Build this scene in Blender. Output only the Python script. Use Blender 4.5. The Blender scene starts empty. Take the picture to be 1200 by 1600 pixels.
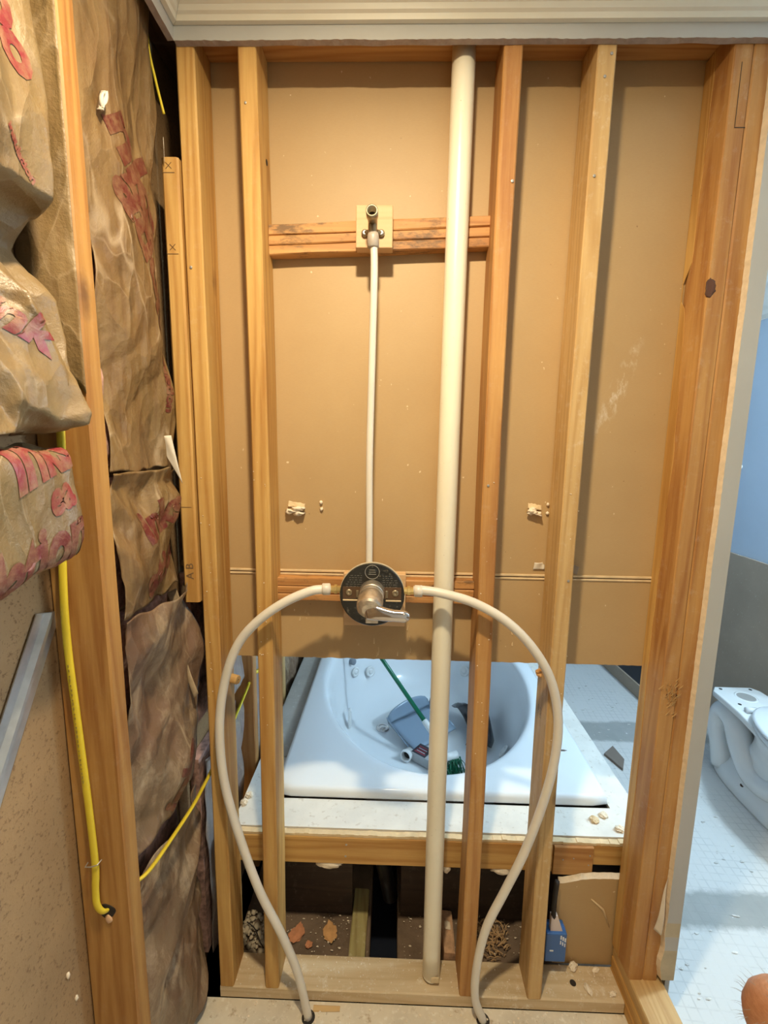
import bpy, bmesh, math, random
from mathutils import Vector, Matrix, noise
random.seed(7)
PI = math.pi
SC = bpy.context.scene
COL = SC.collection

# ------------------------------------------------------------------ camera
cam_d = bpy.data.cameras.new('camera')
cam_d.sensor_fit = 'VERTICAL'; cam_d.sensor_height = 24.0; cam_d.sensor_width = 18.0
cam_d.lens = 24.0 * 712.0 / 1600.0
cam_d.clip_start = 0.02; cam_d.clip_end = 50
cam = bpy.data.objects.new('camera', cam_d); COL.objects.link(cam); SC.camera = cam
CR = Vector((0.99963, 0.02496, 0.01443)); CU = Vector((-0.01787, 0.14904, 0.98867)); 
YAW, PIT, ROL = -0.023, 0.1516, 0.0146
fw = Vector((math.sin(YAW)*math.cos(PIT), math.cos(YAW)*math.cos(PIT), -math.sin(PIT)))
rt = Vector((math.cos(YAW), -math.sin(YAW), 0)); up = rt.cross(fw)
r2 = math.cos(ROL)*rt + math.sin(ROL)*up; u2 = -math.sin(ROL)*rt + math.cos(ROL)*up
M = Matrix(((r2.x, u2.x, -fw.x, 0.459), (r2.y, u2.y, -fw.y, -1.0388), (r2.z, u2.z, -fw.z, 1.5336), (0, 0, 0, 1)))
cam.matrix_world = M

# ------------------------------------------------------------------ world, lights, exposure
W = bpy.data.worlds.new('world'); SC.world = W; W.use_nodes = True
W.node_tree.nodes['Background'].inputs[0].default_value = (0.75, 0.85, 1.0, 1)
W.node_tree.nodes['Background'].inputs[1].default_value = 0.0

def area(name, loc, target, size, power, col, shape='DISK', size_y=None, spread=None):
    l = bpy.data.lights.new(name, 'AREA'); l.shape = shape; l.size = size
    if size_y: l.size_y = size_y
    l.energy = power; l.color = col
    if spread: l.spread = spread
    o = bpy.data.objects.new(name, l); COL.objects.link(o); o.location = loc
    d = Vector(target) - Vector(loc); o.rotation_euler = d.to_track_quat('-Z', 'Y').to_euler()
    return o
area('shower_can_light', (0.42, -0.66, 2.405), (0.42, -0.55, 0.0), 0.075, 29, (1.0, 0.84, 0.57), spread=math.radians(173))
area('room_fill_light', (0.75, -1.75, 2.40), (0.7, -1.2, 0.0), 0.5, 3.0, (1.0, 0.83, 0.56))  # unseen fill lamp added behind the camera to lift the wall's lower part
pl = bpy.data.lights.new('bathroom_wall_light', 'POINT'); pl.energy = 100; pl.color = (0.60, 0.83, 1.0); pl.shadow_soft_size = 0.07
plo = bpy.data.objects.new('bathroom_wall_light', pl); COL.objects.link(plo); plo.location = (2.20, 0.26, 1.90)


SC.view_settings.view_transform = 'Standard'
SC.view_settings.look = 'None'
SC.view_settings.gamma = 1.0
SC.view_settings.use_curve_mapping = False
SC.view_settings.exposure = -0.22
SC.cycles.max_bounces = 8

# ------------------------------------------------------------------ materials
def srgb(r, g, b):
    f = lambda c: (c/255/12.92) if c/255 <= 0.04045 else ((c/255+0.055)/1.055)**2.4
    return (f(r), f(g), f(b), 1)

class NT:
    def __init__(s, name):
        s.m = bpy.data.materials.new(name); s.m.use_nodes = True
        s.t = s.m.node_tree; s.b = s.t.nodes['Principled BSDF']
        s._c = None
    def n(s, typ, **kw):
        x = s.t.nodes.new(typ)
        for k, v in kw.items():
            if k in ('op',): x.operation = v
            elif k.startswith('i_'): x.inputs[int(k[2:])].default_value = v
            else: setattr(x, k, v)
        return x
    def l(s, a, b): s.t.links.new(a, b)
    def coord(s, scale=(1, 1, 1), rnd=True, loc=(0, 0, 0), src='Object'):
        tc = s.n('ShaderNodeTexCoord'); v = tc.outputs[src]
        if rnd:
            oi = s.n('ShaderNodeObjectInfo'); mu = s.n('ShaderNodeMath', op='MULTIPLY'); mu.inputs[1].default_value = 17.0
            s.l(oi.outputs['Random'], mu.inputs[0])
            ad = s.n('ShaderNodeVectorMath', op='ADD'); s.l(v, ad.inputs[0]); s.l(mu.outputs[0], ad.inputs[1]); v = ad.outputs[0]
        mp = s.n('ShaderNodeMapping'); mp.inputs['Scale'].default_value = scale; mp.inputs['Location'].default_value = loc
        s.l(v, mp.inputs['Vector']); return mp.outputs[0]
    def noise(s, v, scale, detail=3, rough=0.55, dist=0.0):
        x = s.n('ShaderNodeTexNoise'); x.inputs['Scale'].default_value = scale; x.inputs['Detail'].default_value = detail
        x.inputs['Roughness'].default_value = rough; x.inputs['Distortion'].default_value = dist
        s.l(v, x.inputs['Vector']); return x.outputs['Fac']
    def math(s, op, a, b=None, clamp=False):
        x = s.n('ShaderNodeMath', op=op); x.use_clamp = clamp
        for i, q in enumerate((a, b)):
            if q is None: continue
            if isinstance(q, (int, float)): x.inputs[i].default_value = q
            else: s.l(q, x.inputs[i])
        return x.outputs[0]
    def ramp(s, f, a, b, lo=0.0, hi=1.0):
        x = s.n('ShaderNodeMapRange'); x.inputs[1].default_value = a; x.inputs[2].default_value = b
        x.inputs[3].default_value = lo; x.inputs[4].default_value = hi; x.clamp = True
        s.l(f, x.inputs[0]); return x.outputs[0]
    def mix(s, f, a, b):
        x = s.n('ShaderNodeMix', data_type='RGBA')
        for i, q in ((0, f), (6, a), (7, b)):
            if isinstance(q, (tuple, list)): x.inputs[i].default_value = q
            elif isinstance(q, (int, float)): x.inputs[i].default_value = q
            else: s.l(q, x.inputs[i])
        return x.outputs[2]
    def bump(s, h, strength=0.3, dist=0.002):
        x = s.n('ShaderNodeBump'); x.inputs['Strength'].default_value = strength; x.inputs['Distance'].default_value = dist
        s.l(h, x.inputs['Height']); s.l(x.outputs[0], s.b.inputs['Normal'])
    def out(s, col=None, rough=None, **kw):
        if col is not None:
            if isinstance(col, tuple): s.b.inputs['Base Color'].default_value = col
            else: s.l(col, s.b.inputs['Base Color'])
        if rough is not None:
            if isinstance(rough, (int, float)): s.b.inputs['Roughness'].default_value = rough
            else: s.l(rough, s.b.inputs['Roughness'])
        for k, v in kw.items(): s.b.inputs[k.replace('_', ' ')].default_value = v
        return s.m

MATS = {}
def wood(light, dark, axis='Z', dust=0.0, knots=0.5, key=None, dirt=0.0):
    k = (light, dark, axis, dust, knots, dirt)
    if k in MATS: return MATS[k]
    t = NT('lumber_' + axis)
    st = 0.055
    sc = {'X': (st, 1, 1), 'Y': (1, st, 1), 'Z': (1, 1, st)}[axis]
    v = t.coord(sc)
    n1 = t.noise(v, 11, 2, 0.45, 0.25)
    rings = t.math('SINE', t.math('MULTIPLY', n1, 62.0))
    rings = t.ramp(rings, -1, 1)
    rings = t.math('POWER', rings, 1.7)
    fib = t.noise(v, 190, 4, 0.6)
    big = t.noise(t.coord((1, 1, 1)), 2.2, 2)
    f = t.math('ADD', t.math('MULTIPLY', rings, 0.46), t.math('MULTIPLY', t.ramp(fib, 0.3, 0.7), 0.32))
    f = t.math('ADD', f, t.math('MULTIPLY', t.ramp(big, 0.35, 0.65), 0.34), clamp=True)
    col = t.mix(f, light, dark)
    # knots
    kc = {'X': (0.45, 1, 1), 'Y': (1, 0.45, 1), 'Z': (1, 1, 0.45)}[axis]
    vo = t.n('ShaderNodeTexVoronoi'); vo.inputs['Scale'].default_value = 5.5; t.l(t.coord(kc), vo.inputs['Vector'])
    kd = t.math('ADD', vo.outputs['Distance'], t.math('MULTIPLY', t.math('SUBTRACT', t.noise(t.coord(), 40, 2), 0.5), 0.06))
    kf = t.ramp(kd, 0.05, 0.11, knots, 0.0)
    col = t.mix(kf, col, (0.11, 0.045, 0.016, 1))
    if dirt:
        d = t.ramp(t.noise(t.coord({'X': (0.35, 1, 1), 'Y': (1, 0.35, 1), 'Z': (1, 1, 0.35)}[axis]), 30, 6, 0.75), 0.52, 0.64, 0, dirt)
        col = t.mix(d, col, (0.10, 0.055, 0.025, 1))
    if dust:
        d1 = t.ramp(t.noise(t.coord(), 45, 6, 0.75), 0.54, 0.70, 0, 1)
        d2 = t.ramp(t.noise(t.coord(), 5, 3), 0.35, 0.65, 0.2, 1)
        col = t.mix(t.math('MULTIPLY', t.math('MULTIPLY', d1, d2), dust), col, (0.80, 0.73, 0.60, 1))
    t.bump(t.math('ADD', fib, t.math('MULTIPLY', rings, 0.3)), 0.25, 0.0012)
    MATS[k] = t.out(col, 0.62)
    return MATS[k]

W1L, W1D = (0.64, 0.385, 0.118, 1), (0.41, 0.19, 0.04, 1)     # yellow fir
W2L, W2D = (0.56, 0.30, 0.092, 1), (0.34, 0.135, 0.032, 1)    # redder
W3L, W3D = (0.64, 0.42, 0.18, 1), (0.46, 0.265, 0.09, 1)      # pale spruce

def plain(name, col, rough=0.5, var=0.0, vscale=8, bump=0.0, bscale=60, **kw):
    t = NT(name)
    c = col
    if var:
        f = t.ramp(t.noise(t.coord(), vscale, 4, 0.6), 0.3, 0.7)
        c = t.mix(f, tuple(x*(1-var) for x in col[:3]) + (1,), tuple(min(1, x*(1+var)) for x in col[:3]) + (1,))
    if bump: t.bump(t.noise(t.coord(), bscale, 4, 0.65), bump, 0.003)
    return t.out(c, rough, **kw)

def speck(name, col, spec_col, rough=0.6, scale=120, thr=(0.66, 0.72), amt=0.7, var=0.12, vscale=6, bump=0.15, col2=None, thr2=None):
    t = NT(name)
    f = t.ramp(t.noise(t.coord(), vscale, 4, 0.6), 0.3, 0.7)
    c = t.mix(f, tuple(x*(1-var) for x in col[:3]) + (1,), tuple(min(1, x*(1+var)) for x in col[:3]) + (1,))
    h = t.noise(t.coord(), scale, 3, 0.6)
    c = t.mix(t.ramp(h, thr[0], thr[1], 0, amt), c, spec_col)
    if col2:
        c = t.mix(t.ramp(t.noise(t.coord(), scale*0.45, 4, 0.7), thr2[0], thr2[1], 0, amt), c, col2)
    if bump: t.bump(h, bump, 0.0015)
    return t.out(c, rough)

def panel_mat():
    t = NT('drywall_back_paper')
    f = t.ramp(t.noise(t.coord((1, 1, 1), False), 3.0, 4, 0.6), 0.3, 0.7)
    c = t.mix(f, (0.44, 0.285, 0.128, 1), (0.49, 0.325, 0.152, 1))
    fi = t.noise(t.coord((1, 1, 6), False), 130, 3, 0.6)
    c = t.mix(t.ramp(fi, 0.35, 0.7, 0.0, 0.16), c, (0.36, 0.20, 0.08, 1))
    s1 = t.noise(t.coord((1, 1, 1), False), 75, 2, 0.4)
    c = t.mix(t.ramp(s1, 0.77, 0.80, 0, 0.7), c, (0.80, 0.66, 0.45, 1))
    c = t.mix(t.ramp(s1, 0.20, 0.17, 0, 0.7), c, (0.20, 0.10, 0.04, 1))
    # chalky scuff right of the last stud, at one place on the sheet
    tc = t.n('ShaderNodeTexCoord'); mp = t.n('ShaderNodeMapping'); t.l(tc.outputs['Object'], mp.inputs[0])
    mp.inputs['Rotation'].default_value = (0, math.radians(-19), 0)
    sx = t.n('ShaderNodeSeparateXYZ'); t.l(mp.outputs[0], sx.inputs[0])
    return t, c

def scuffed_panel(cx, cz, on=True):
    t, c = panel_mat()
    if on:
        tc = t.n('ShaderNodeTexCoord'); sx = t.n('ShaderNodeSeparateXYZ'); t.l(tc.outputs['Object'], sx.inputs[0])
        dx = t.math('SUBTRACT', sx.outputs[0], cx); dz = t.math('SUBTRACT', sx.outputs[2], cz)
        a = t.math('SUBTRACT', t.math('MULTIPLY', dx, 0.93), t.math('MULTIPLY', dz, 0.36))
        b = t.math('ADD', t.math('MULTIPLY', dx, 0.36), t.math('MULTIPLY', dz, 0.93))
        r = t.math('ADD', t.math('POWER', t.math('DIVIDE', a, 0.024), 2.0), t.math('POWER', t.math('DIVIDE', b, 0.135), 2.0))
        m = t.ramp(r, 1.0, 0.0, 0, 1)
        m = t.math('MULTIPLY', m, t.ramp(t.noise(t.coord((1, 1, 0.5), False), 55, 5, 0.7), 0.48, 0.68, 0, 0.75))
        c = t.mix(m, c, (0.78, 0.70, 0.58, 1))
    t.bump(t.noise(t.coord((1, 1, 1), False), 40, 4, 0.6), 0.06, 0.002)
    return t.out(c, 0.55)

def kraft_mat(name, base, pink, pinkamt, streak=False, dusty=0.0):
    t = NT(name)
    n = t.noise(t.coord((1, 1, 0.5)), 5, 5, 0.65, 0.4)
    c = t.mix(t.ramp(n, 0.3, 0.7), base, tuple(x*0.62 for x in base[:3]) + (1,))
    if pinkamt:
        p = t.ramp(t.noise(t.coord((1, 1, 0.6), loc=(3, 1, 5)), 7, 4, 0.6), 0.42, 0.66, 0, pinkamt)
        c = t.mix(p, c, pink)
    fi = t.noise(t.coord((1, 1, 0.12)), 150, 3, 0.6)
    c = t.mix(t.ramp(fi, 0.4, 0.7, 0, 0.22), c, (0.16, 0.08, 0.035, 1))
    if streak:
        st = t.ramp(t.noise(t.coord((1, 1, 0.05)), 60, 5, 0.7), 0.45, 0.68, 0, 0.6)
        c = t.mix(st, c, (0.13, 0.062, 0.022, 1))
    # pale dusty rubbing
    d = t.ramp(t.noise(t.coord((1, 1, 0.45), loc=(9, 4, 2)), 16, 6, 0.72, 0.6), 0.57-0.09*dusty, 0.74-0.06*dusty, 0, 0.30+0.30*dusty)
    c = t.mix(d, c, (0.54, 0.42, 0.28, 1))
    # crumple: creased facets with whitened fold lines
    def warp(sc, loc):
        v = t.coord(sc, True, loc); nz = t.n('ShaderNodeTexNoise'); nz.inputs['Scale'].default_value = 6; nz.inputs['Detail'].default_value = 3; t.l(v, nz.inputs['Vector'])
        su = t.n('ShaderNodeVectorMath', op='SCALE'); su.inputs['Scale'].default_value = 0.16; t.l(nz.outputs['Color'], su.inputs[0])
        ad = t.n('ShaderNodeVectorMath', op='ADD'); t.l(v, ad.inputs[0]); t.l(su.outputs[0], ad.inputs[1]); return ad.outputs[0]
    w1 = warp((1, 1, 0.42), (0, 0, 0))
    def vor(w, scale, feat):
        x = t.n('ShaderNodeTexVoronoi'); x.feature = feat; x.inputs['Scale'].default_value = scale; t.l(w, x.inputs['Vector']); return x.outputs['Distance']
    f1 = vor(w1, 8.5, 'F1'); f2 = vor(w1, 21, 'F1')
    e1 = vor(w1, 8.5, 'DISTANCE_TO_EDGE'); e2 = vor(w1, 21, 'DISTANCE_TO_EDGE')
    gate = t.ramp(t.noise(t.coord(loc=(2, 7, 1)), 7, 3, 0.6), 0.46, 0.60)
    ln = t.math('MAXIMUM', t.ramp(e1, 0.030, 0.004), t.math('MULTIPLY', t.ramp(e2, 0.035, 0.004), 0.5))
    c = t.mix(t.math('MULTIPLY', t.math('MULTIPLY', ln, gate), 0.40), c, (0.56, 0.43, 0.28, 1))
    hgt = t.math('ADD', t.math('MULTIPLY', f1, 1.0), t.math('MULTIPLY', f2, 0.45))
    hgt = t.math('ADD', hgt, t.math('MULTIPLY', t.noise(t.coord(), 60, 4, 0.7), 0.10))
    t.bump(hgt, 0.75, 0.030)
    return t.out(c, t.ramp(t.noise(t.coord(), 9, 4, 0.6), 0.3, 0.7, 0.34, 0.6), Specular_IOR_Level=0.42)

M_KRAFT = kraft_mat('kraft_paper', (0.29, 0.185, 0.075, 1), (0.20, 0.085, 0.045, 1), 0.22, True)
M_KRAFT_PINK = kraft_mat('kraft_paper_stained', (0.25, 0.165, 0.095, 1), (0.20, 0.075, 0.055, 1), 0.35, False, 1.0)
M_KRAFT_COOLLIT = kraft_mat('kraft_paper_cool_lit', (0.36, 0.31, 0.28, 1), (0.26, 0.16, 0.18, 1), 0.5, False, 0.8)  # kraft paper with the cool bathroom light put into its grey
M_KRAFT_LIGHT = kraft_mat('kraft_paper_light', (0.245, 0.158, 0.064, 1), (0.19, 0.11, 0.055, 1), 0.25)
def ink_mat(name, c):
    t = NT(name)
    f = t.ramp(t.noise(t.coord(), 30, 6, 0.75), 0.42, 0.62, 0, 0.8)
    cc = t.mix(f, c, (0.27, 0.15, 0.075, 1))
    t.bump(t.noise(t.coord(), 55, 5, 0.7, 0.8), 0.35, 0.004)
    return t.out(cc, 0.45)
M_RED = ink_mat('red_print', (0.20, 0.022, 0.024, 1))
M_RED2 = ink_mat('faded_red_print', (0.13, 0.020, 0.016, 1))
M_PINKF = plain('pink_fibreglass', (0.36, 0.21, 0.17, 1), 0.9, 0.75, 30, 0.9, 130)
M_PVC = speck('aged_white_pvc', (0.80, 0.725, 0.56, 1), (0.30, 0.17, 0.08, 1), 0.30, 150, (0.70, 0.76), 0.6, 0.05, 5, 0.02)
M_PEX = plain('translucent_pex', (0.80, 0.73, 0.62, 1), 0.38, 0.06, 9, Subsurface_Weight=0.15, Subsurface_Radius=(0.01, 0.008, 0.005), Transmission_Weight=0.12)
M_BRASS = plain('brass', (0.55, 0.40, 0.16, 1), 0.35, 0.2, 30, Metallic=0.9)
M_BRONZE = plain('old_bronze', (0.34, 0.27, 0.17, 1), 0.42, 0.3, 40, Metallic=0.8)
M_RING = plain('clear_plastic_ring', (0.62, 0.55, 0.46, 1), 0.35)
M_CHROME = plain('chrome', (0.66, 0.60, 0.56, 1), 0.10, Metallic=1.0)
M_CHROME_DULL = plain('spotted_chrome', (0.62, 0.53, 0.42, 1), 0.34, 0.35, 60, Metallic=0.85)
M_COVER = speck('black_cover', (0.018, 0.016, 0.012, 1), (0.30, 0.27, 0.20, 1), 0.22, 95, (0.58, 0.74), 0.5, 0.3, 12, 0.05)
M_DARK = plain('dark_gap', (0.02, 0.014, 0.01, 1), 0.8)
M_INK = plain('black_ink', (0.05, 0.03, 0.018, 1), 0.7)
M_PENCIL = plain('pencil', (0.16, 0.09, 0.04, 1), 0.8)
M_GREYPAINT = plain('grey_wall_paint', (0.46, 0.445, 0.405, 1), 0.6, 0.05, 5, 0.08, 90)
M_TRIM = plain('cream_trim_paint', (0.74, 0.68, 0.54, 1), 0.42, 0.05, 6)
M_GYP = plain('gypsum_edge', (0.70, 0.56, 0.39, 1), 0.85, 0.10, 70, 0.25, 260)
M_PLASTER = plain('plaster_crumb', (0.78, 0.66, 0.50, 1), 0.85, 0.15, 60, 0.4, 160)
M_TAPE = plain('drywall_edge_paper', (0.66, 0.49, 0.28, 1), 0.7, 0.15, 30)
M_WHITE = plain('white_ceiling_paint', (0.75, 0.72, 0.66, 1), 0.7)
M_BLUE = plain('pale_blue_paint', (0.54, 0.65, 0.78, 1), 0.45, 0.03, 4)
M_TUB = plain('white_acrylic', (0.80, 0.82, 0.83, 1), 0.13)
M_CERAMIC = plain('toilet_ceramic', (0.82, 0.83, 0.82, 1), 0.08)
M_SEAT = plain('seat_plastic', (0.82, 0.84, 0.85, 1), 0.22)
M_THINSET = speck('dusty_white_board', (0.70, 0.665, 0.60, 1), (0.40, 0.31, 0.22, 1), 0.8, 60, (0.60, 0.72), 0.5, 0.10, 9, 0.3)
M_GALV = plain('galvanised_steel', (0.52, 0.52, 0.51, 1), 0.36, 0.25, 14, 0.1, 30, Metallic=0.8)
M_YELLOW = plain('yellow_cable_sheath', (0.74, 0.56, 0.035, 1), 0.40, 0.06, 20)
M_SHEATH = speck('brown_fibreboard', (0.30, 0.175, 0.075, 1), (0.12, 0.055, 0.02, 1), 0.85, 170, (0.56, 0.68), 0.7, 0.15, 5, 0.5)
M_SLAB = speck('dusty_concrete', (0.66, 0.57, 0.43, 1), (0.82, 0.76, 0.64, 1), 0.9, 80, (0.56, 0.72), 0.7, 0.15, 7, 0.5, (0.38, 0.26, 0.14, 1), (0.60, 0.70))
M_SOIL = speck('dirty_ground', (0.17, 0.115, 0.075, 1), (0.55, 0.46, 0.34, 1), 0.95, 120, (0.66, 0.74), 0.75, 0.25, 12, 0.8)
M_BROKEN = plain('terracotta_chip', (0.60, 0.25, 0.12, 1), 0.9, 0.15, 40)
M_BROKEN2 = plain('tan_chip', (0.62, 0.33, 0.13, 1), 0.9, 0.15, 40)
M_BLUEBOX = plain('blue_plastic', (0.035, 0.12, 0.34, 1), 0.35)
M_GREEN = plain('green_plastic', (0.004, 0.14, 0.065, 1), 0.30)
M_PAN = plain('grey_blue_plastic', (0.24, 0.31, 0.39, 1), 0.25)
M_BLACKP = plain('black_plastic_film', (0.035, 0.033, 0.035, 1), 0.25, 0.3, 30)
M_LABELRED = plain('dark_red_label', (0.28, 0.035, 0.05, 1), 0.5)
M_LABELW = plain('white_label', (0.72, 0.72, 0.72, 1), 0.6)
M_BOXGREY = plain('grey_carton', (0.42, 0.42, 0.42, 1), 0.6, 0.08, 30)
M_WHITEP = plain('white_plastic', (0.78, 0.78, 0.76, 1), 0.3)
M_STEEL = plain('screw_steel', (0.22, 0.21, 0.20, 1), 0.4, Metallic=0.8)
M_ZINC = plain('nail_steel', (0.45, 0.42, 0.38, 1), 0.45, Metallic=0.7)
M_LIGHTTORN = plain('torn_paper_back', (0.66, 0.58, 0.47, 1), 0.75, 0.1, 20)
M_BOARDGREY = speck('grey_cement_board', (0.40, 0.315, 0.235, 1), (0.62, 0.55, 0.46, 1), 0.75, 90, (0.64, 0.74), 0.6, 0.10, 3, 0.25)
M_TREATED = wood((0.44, 0.38, 0.16, 1), (0.26, 0.19, 0.07, 1), 'Y', 0.3, 0.0)
M_SHADOWBLUE = plain('trench_shade_blue', (0.012, 0.016, 0.028, 1), 0.35)  # shade of the trench bottom put into a colour

def floor_tile_mat():
    t = NT('thinset_floor')
    v = t.coord((1, 1, 1), False)
    # old tile grid showing as fine trowel lines
    mp = t.n('ShaderNodeMapping'); mp.inputs['Rotation'].default_value = (0, 0, math.radians(4)); t.l(v, mp.inputs[0])
    sx = t.n('ShaderNodeSeparateXYZ'); t.l(mp.outputs[0], sx.inputs[0])
    def lines(o, p, w):
        f = t.math('FRACT', t.math('DIVIDE', o, p)); d = t.math('ABSOLUTE', t.math('SUBTRACT', f, 0.5))
        return t.ramp(d, 0.5 - w, 0.5, 0, 1)
    g = t.math('MAXIMUM', lines(sx.outputs[0], 0.031, 0.10), lines(sx.outputs[1], 0.031, 0.10))
    wear = t.ramp(t.noise(v, 9, 4, 0.65), 0.42, 0.60, 0, 0.55)
    sep = t.n('ShaderNodeSeparateXYZ'); t.l(v, sep.inputs[0])
    c = t.mix(t.math('MULTIPLY', g, wear), (0.66, 0.66, 0.645, 1), (0.42, 0.425, 0.42, 1))
    # bare grey strip between the two thinset fields
    wob = t.math('MULTIPLY', t.math('SUBTRACT', t.noise(v, 14, 5, 0.7), 0.5), 0.06)
    def band(y0, y1, e=0.012):
        yy = t.math('ADD', sep.outputs[1], wob)
        return t.math('MULTIPLY', t.ramp(yy, y0 - e, y0 + e), t.ramp(yy, y1 + e, y1 - e))
    bd = t.math('MAXIMUM', band(0.875, 1.045), band(-0.062, 0.062))
    c = t.mix(t.math('MULTIPLY', bd, 0.9), c, t.mix(t.noise(v, 12, 3), (0.25, 0.27, 0.255, 1), (0.40, 0.40, 0.385, 1)))
    s = t.noise(v, 38, 3, 0.6)
    c = t.mix(t.ramp(s, 0.71, 0.74, 0, 0.6), c, (0.20, 0.19, 0.17, 1))
    c = t.mix(t.ramp(s, 0.30, 0.27, 0, 0.8), c, (0.80, 0.80, 0.79, 1))
    t.bump(t.math('SUBTRACT', t.noise(v, 70, 4, 0.7), t.math('MULTIPLY', g, 0.5)), 0.25, 0.003)
    return t.out(c, 0.75)
M_TILE = floor_tile_mat()

def skin_mat():
    t = NT('skin')
    n = t.noise(t.coord((1, 1, 3)), 70, 4, 0.6)
    c = t.mix(t.ramp(n, 0.3, 0.7), (0.60, 0.27, 0.13, 1), (0.46, 0.18, 0.075, 1))
    t.bump(t.noise(t.coord((1, 1, 4)), 160, 4, 0.6), 0.4, 0.002)
    return t.out(c, 0.5, Subsurface_Weight=0.12, Subsurface_Radius=(0.012, 0.005, 0.003))
M_SKIN = skin_mat()
M_HAIR = plain('body_hair', (0.36, 0.29, 0.22, 1), 0.5)
M_CLOTH = plain('grey_shorts', (0.16, 0.16, 0.17, 1), 0.9, 0.1, 20)

# ------------------------------------------------------------------ object helpers
def wloc(o):
    v = Vector((0, 0, 0))
    while o: v += Vector(o.location); o = o.parent
    return v
def thing(name, label, cat, loc=(0, 0, 0), group=None):
    o = bpy.data.objects.new(name, None); COL.objects.link(o); o.location = loc; o.empty_display_size = 0.05
    return tag(o, label, cat, group)
def tag(o, label, cat, group=None, kind=None):
    if label: o['label'] = label
    if cat: o['category'] = cat
    if group: o['group'] = group
    if kind: o['kind'] = kind
    return o
def obj(name, bm, mat, parent=None, smooth=False, label=None, kind=None):
    me = bpy.data.meshes.new(name)
    bmesh.ops.recalc_face_normals(bm, faces=bm.faces)
    if parent is not None: off = wloc(parent)
    else:
        xs = [v.co.x for v in bm.verts]; ys = [v.co.y for v in bm.verts]; zs = [v.co.z for v in bm.verts]
        off = Vector(((min(xs)+max(xs))/2, (min(ys)+max(ys))/2, min(zs)))
    bmesh.ops.translate(bm, verts=bm.verts, vec=-off)
    bm.to_mesh(me); bm.free()
    for p in me.polygons: p.use_smooth = smooth
    o = bpy.data.objects.new(name, me); COL.objects.link(o)
    if isinstance(mat, (list, tuple)):
        for m in mat: me.materials.append(m)
    else: me.materials.append(mat)
    if parent is not None: o.parent = parent
    else: o.location = off
    if label: o['label'] = label
    if kind: o['kind'] = kind
    return o
def struct(name, bm, mat, smooth=False, parent=None):
    o = obj(name, bm, mat, parent, smooth)
    if parent is None: o['kind'] = 'structure'
    return o
def solid(o, th, off=-1.0):
    m = o.modifiers.new('thick', 'SOLIDIFY'); m.thickness = th; m.offset = off; return o
def bevel(o, w=0.003, seg=2):
    m = o.modifiers.new('bevel', 'BEVEL'); m.width = w; m.segments = seg; m.limit_method = 'ANGLE'; m.angle_limit = math.radians(40); return o
def B(): return bmesh.new()
def box(bm, x0, x1, y0, y1, z0, z1, mi=0):
    vs = [bm.verts.new((x, y, z)) for z in (z0, z1) for y in (y0, y1) for x in (x0, x1)]
    fs = []
    for q in ((0, 2, 3, 1), (4, 5, 7, 6), (0, 1, 5, 4), (2, 6, 7, 3), (0, 4, 6, 2), (1, 3, 7, 5)):
        f = bm.faces.new([vs[i] for i in q]); f.material_index = mi; fs.append(f)
    return vs
def beam(bm, x0, x1, y0, y1, z0, z1, axis='Z', n=40, ch=0.003, bow=None, rough=0.0006, seed=0, cut=None):
    """a sawn board: chamfered section swept along its length with small irregularities"""
    lo = {'X': x0, 'Y': y0, 'Z': z0}[axis]; hi = {'X': x1, 'Y': y1, 'Z': z1}[axis]
    if axis == 'Z': A0, A1, B0, B1 = x0, x1, y0, y1
    elif axis == 'X': A0, A1, B0, B1 = y0, y1, z0, z1
    else: A0, A1, B0, B1 = x0, x1, z0, z1
    sec = [(A0+ch, B0), (A1-ch, B0), (A1, B0+ch), (A1, B1-ch), (A1-ch, B1), (A0+ch, B1), (A0, B1-ch), (A0, B0+ch)]
    rings = []
    for i in range(n+1):
        t = i/n; w = lo+(hi-lo)*t
        da, db = bow(t) if bow else (0, 0)
        ring = []
        for j, (a, b) in enumerate(sec):
            ja = noise.noise(Vector((seed*3.1+j*1.7, w*6, 0)))*rough; jb = noise.noise(Vector((seed*3.1+j*1.7, w*6, 9)))*rough
            a2, b2 = a+da+ja, b+db+jb
            ring.append(bm.verts.new((a2, b2, w) if axis == 'Z' else ((w, a2, b2) if axis == 'X' else (a2, w, b2))))
        rings.append(ring)
    for r0, r1 in zip(rings, rings[1:]):
        for j in range(8): bm.faces.new((r0[j], r0[(j+1) % 8], r1[(j+1) % 8], r1[j]))
    bm.faces.new(rings[0]); bm.faces.new(list(reversed(rings[-1])))
    return rings
def catmull(pts, n=12):
    P = [Vector(p) for p in pts]; P = [P[0]*2-P[1]] + P + [P[-1]*2-P[-2]]
    out = []
    for i in range(1, len(P)-2):
        for k in range(n):
            t = k/n; a, b, c, d = P[i-1], P[i], P[i+1], P[i+2]
            out.append(0.5*((2*b)+(c-a)*t+(2*a-5*b+4*c-d)*t*t+(3*b-a-3*c+d)*t**3))
    out.append(P[-2]); return out
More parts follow.
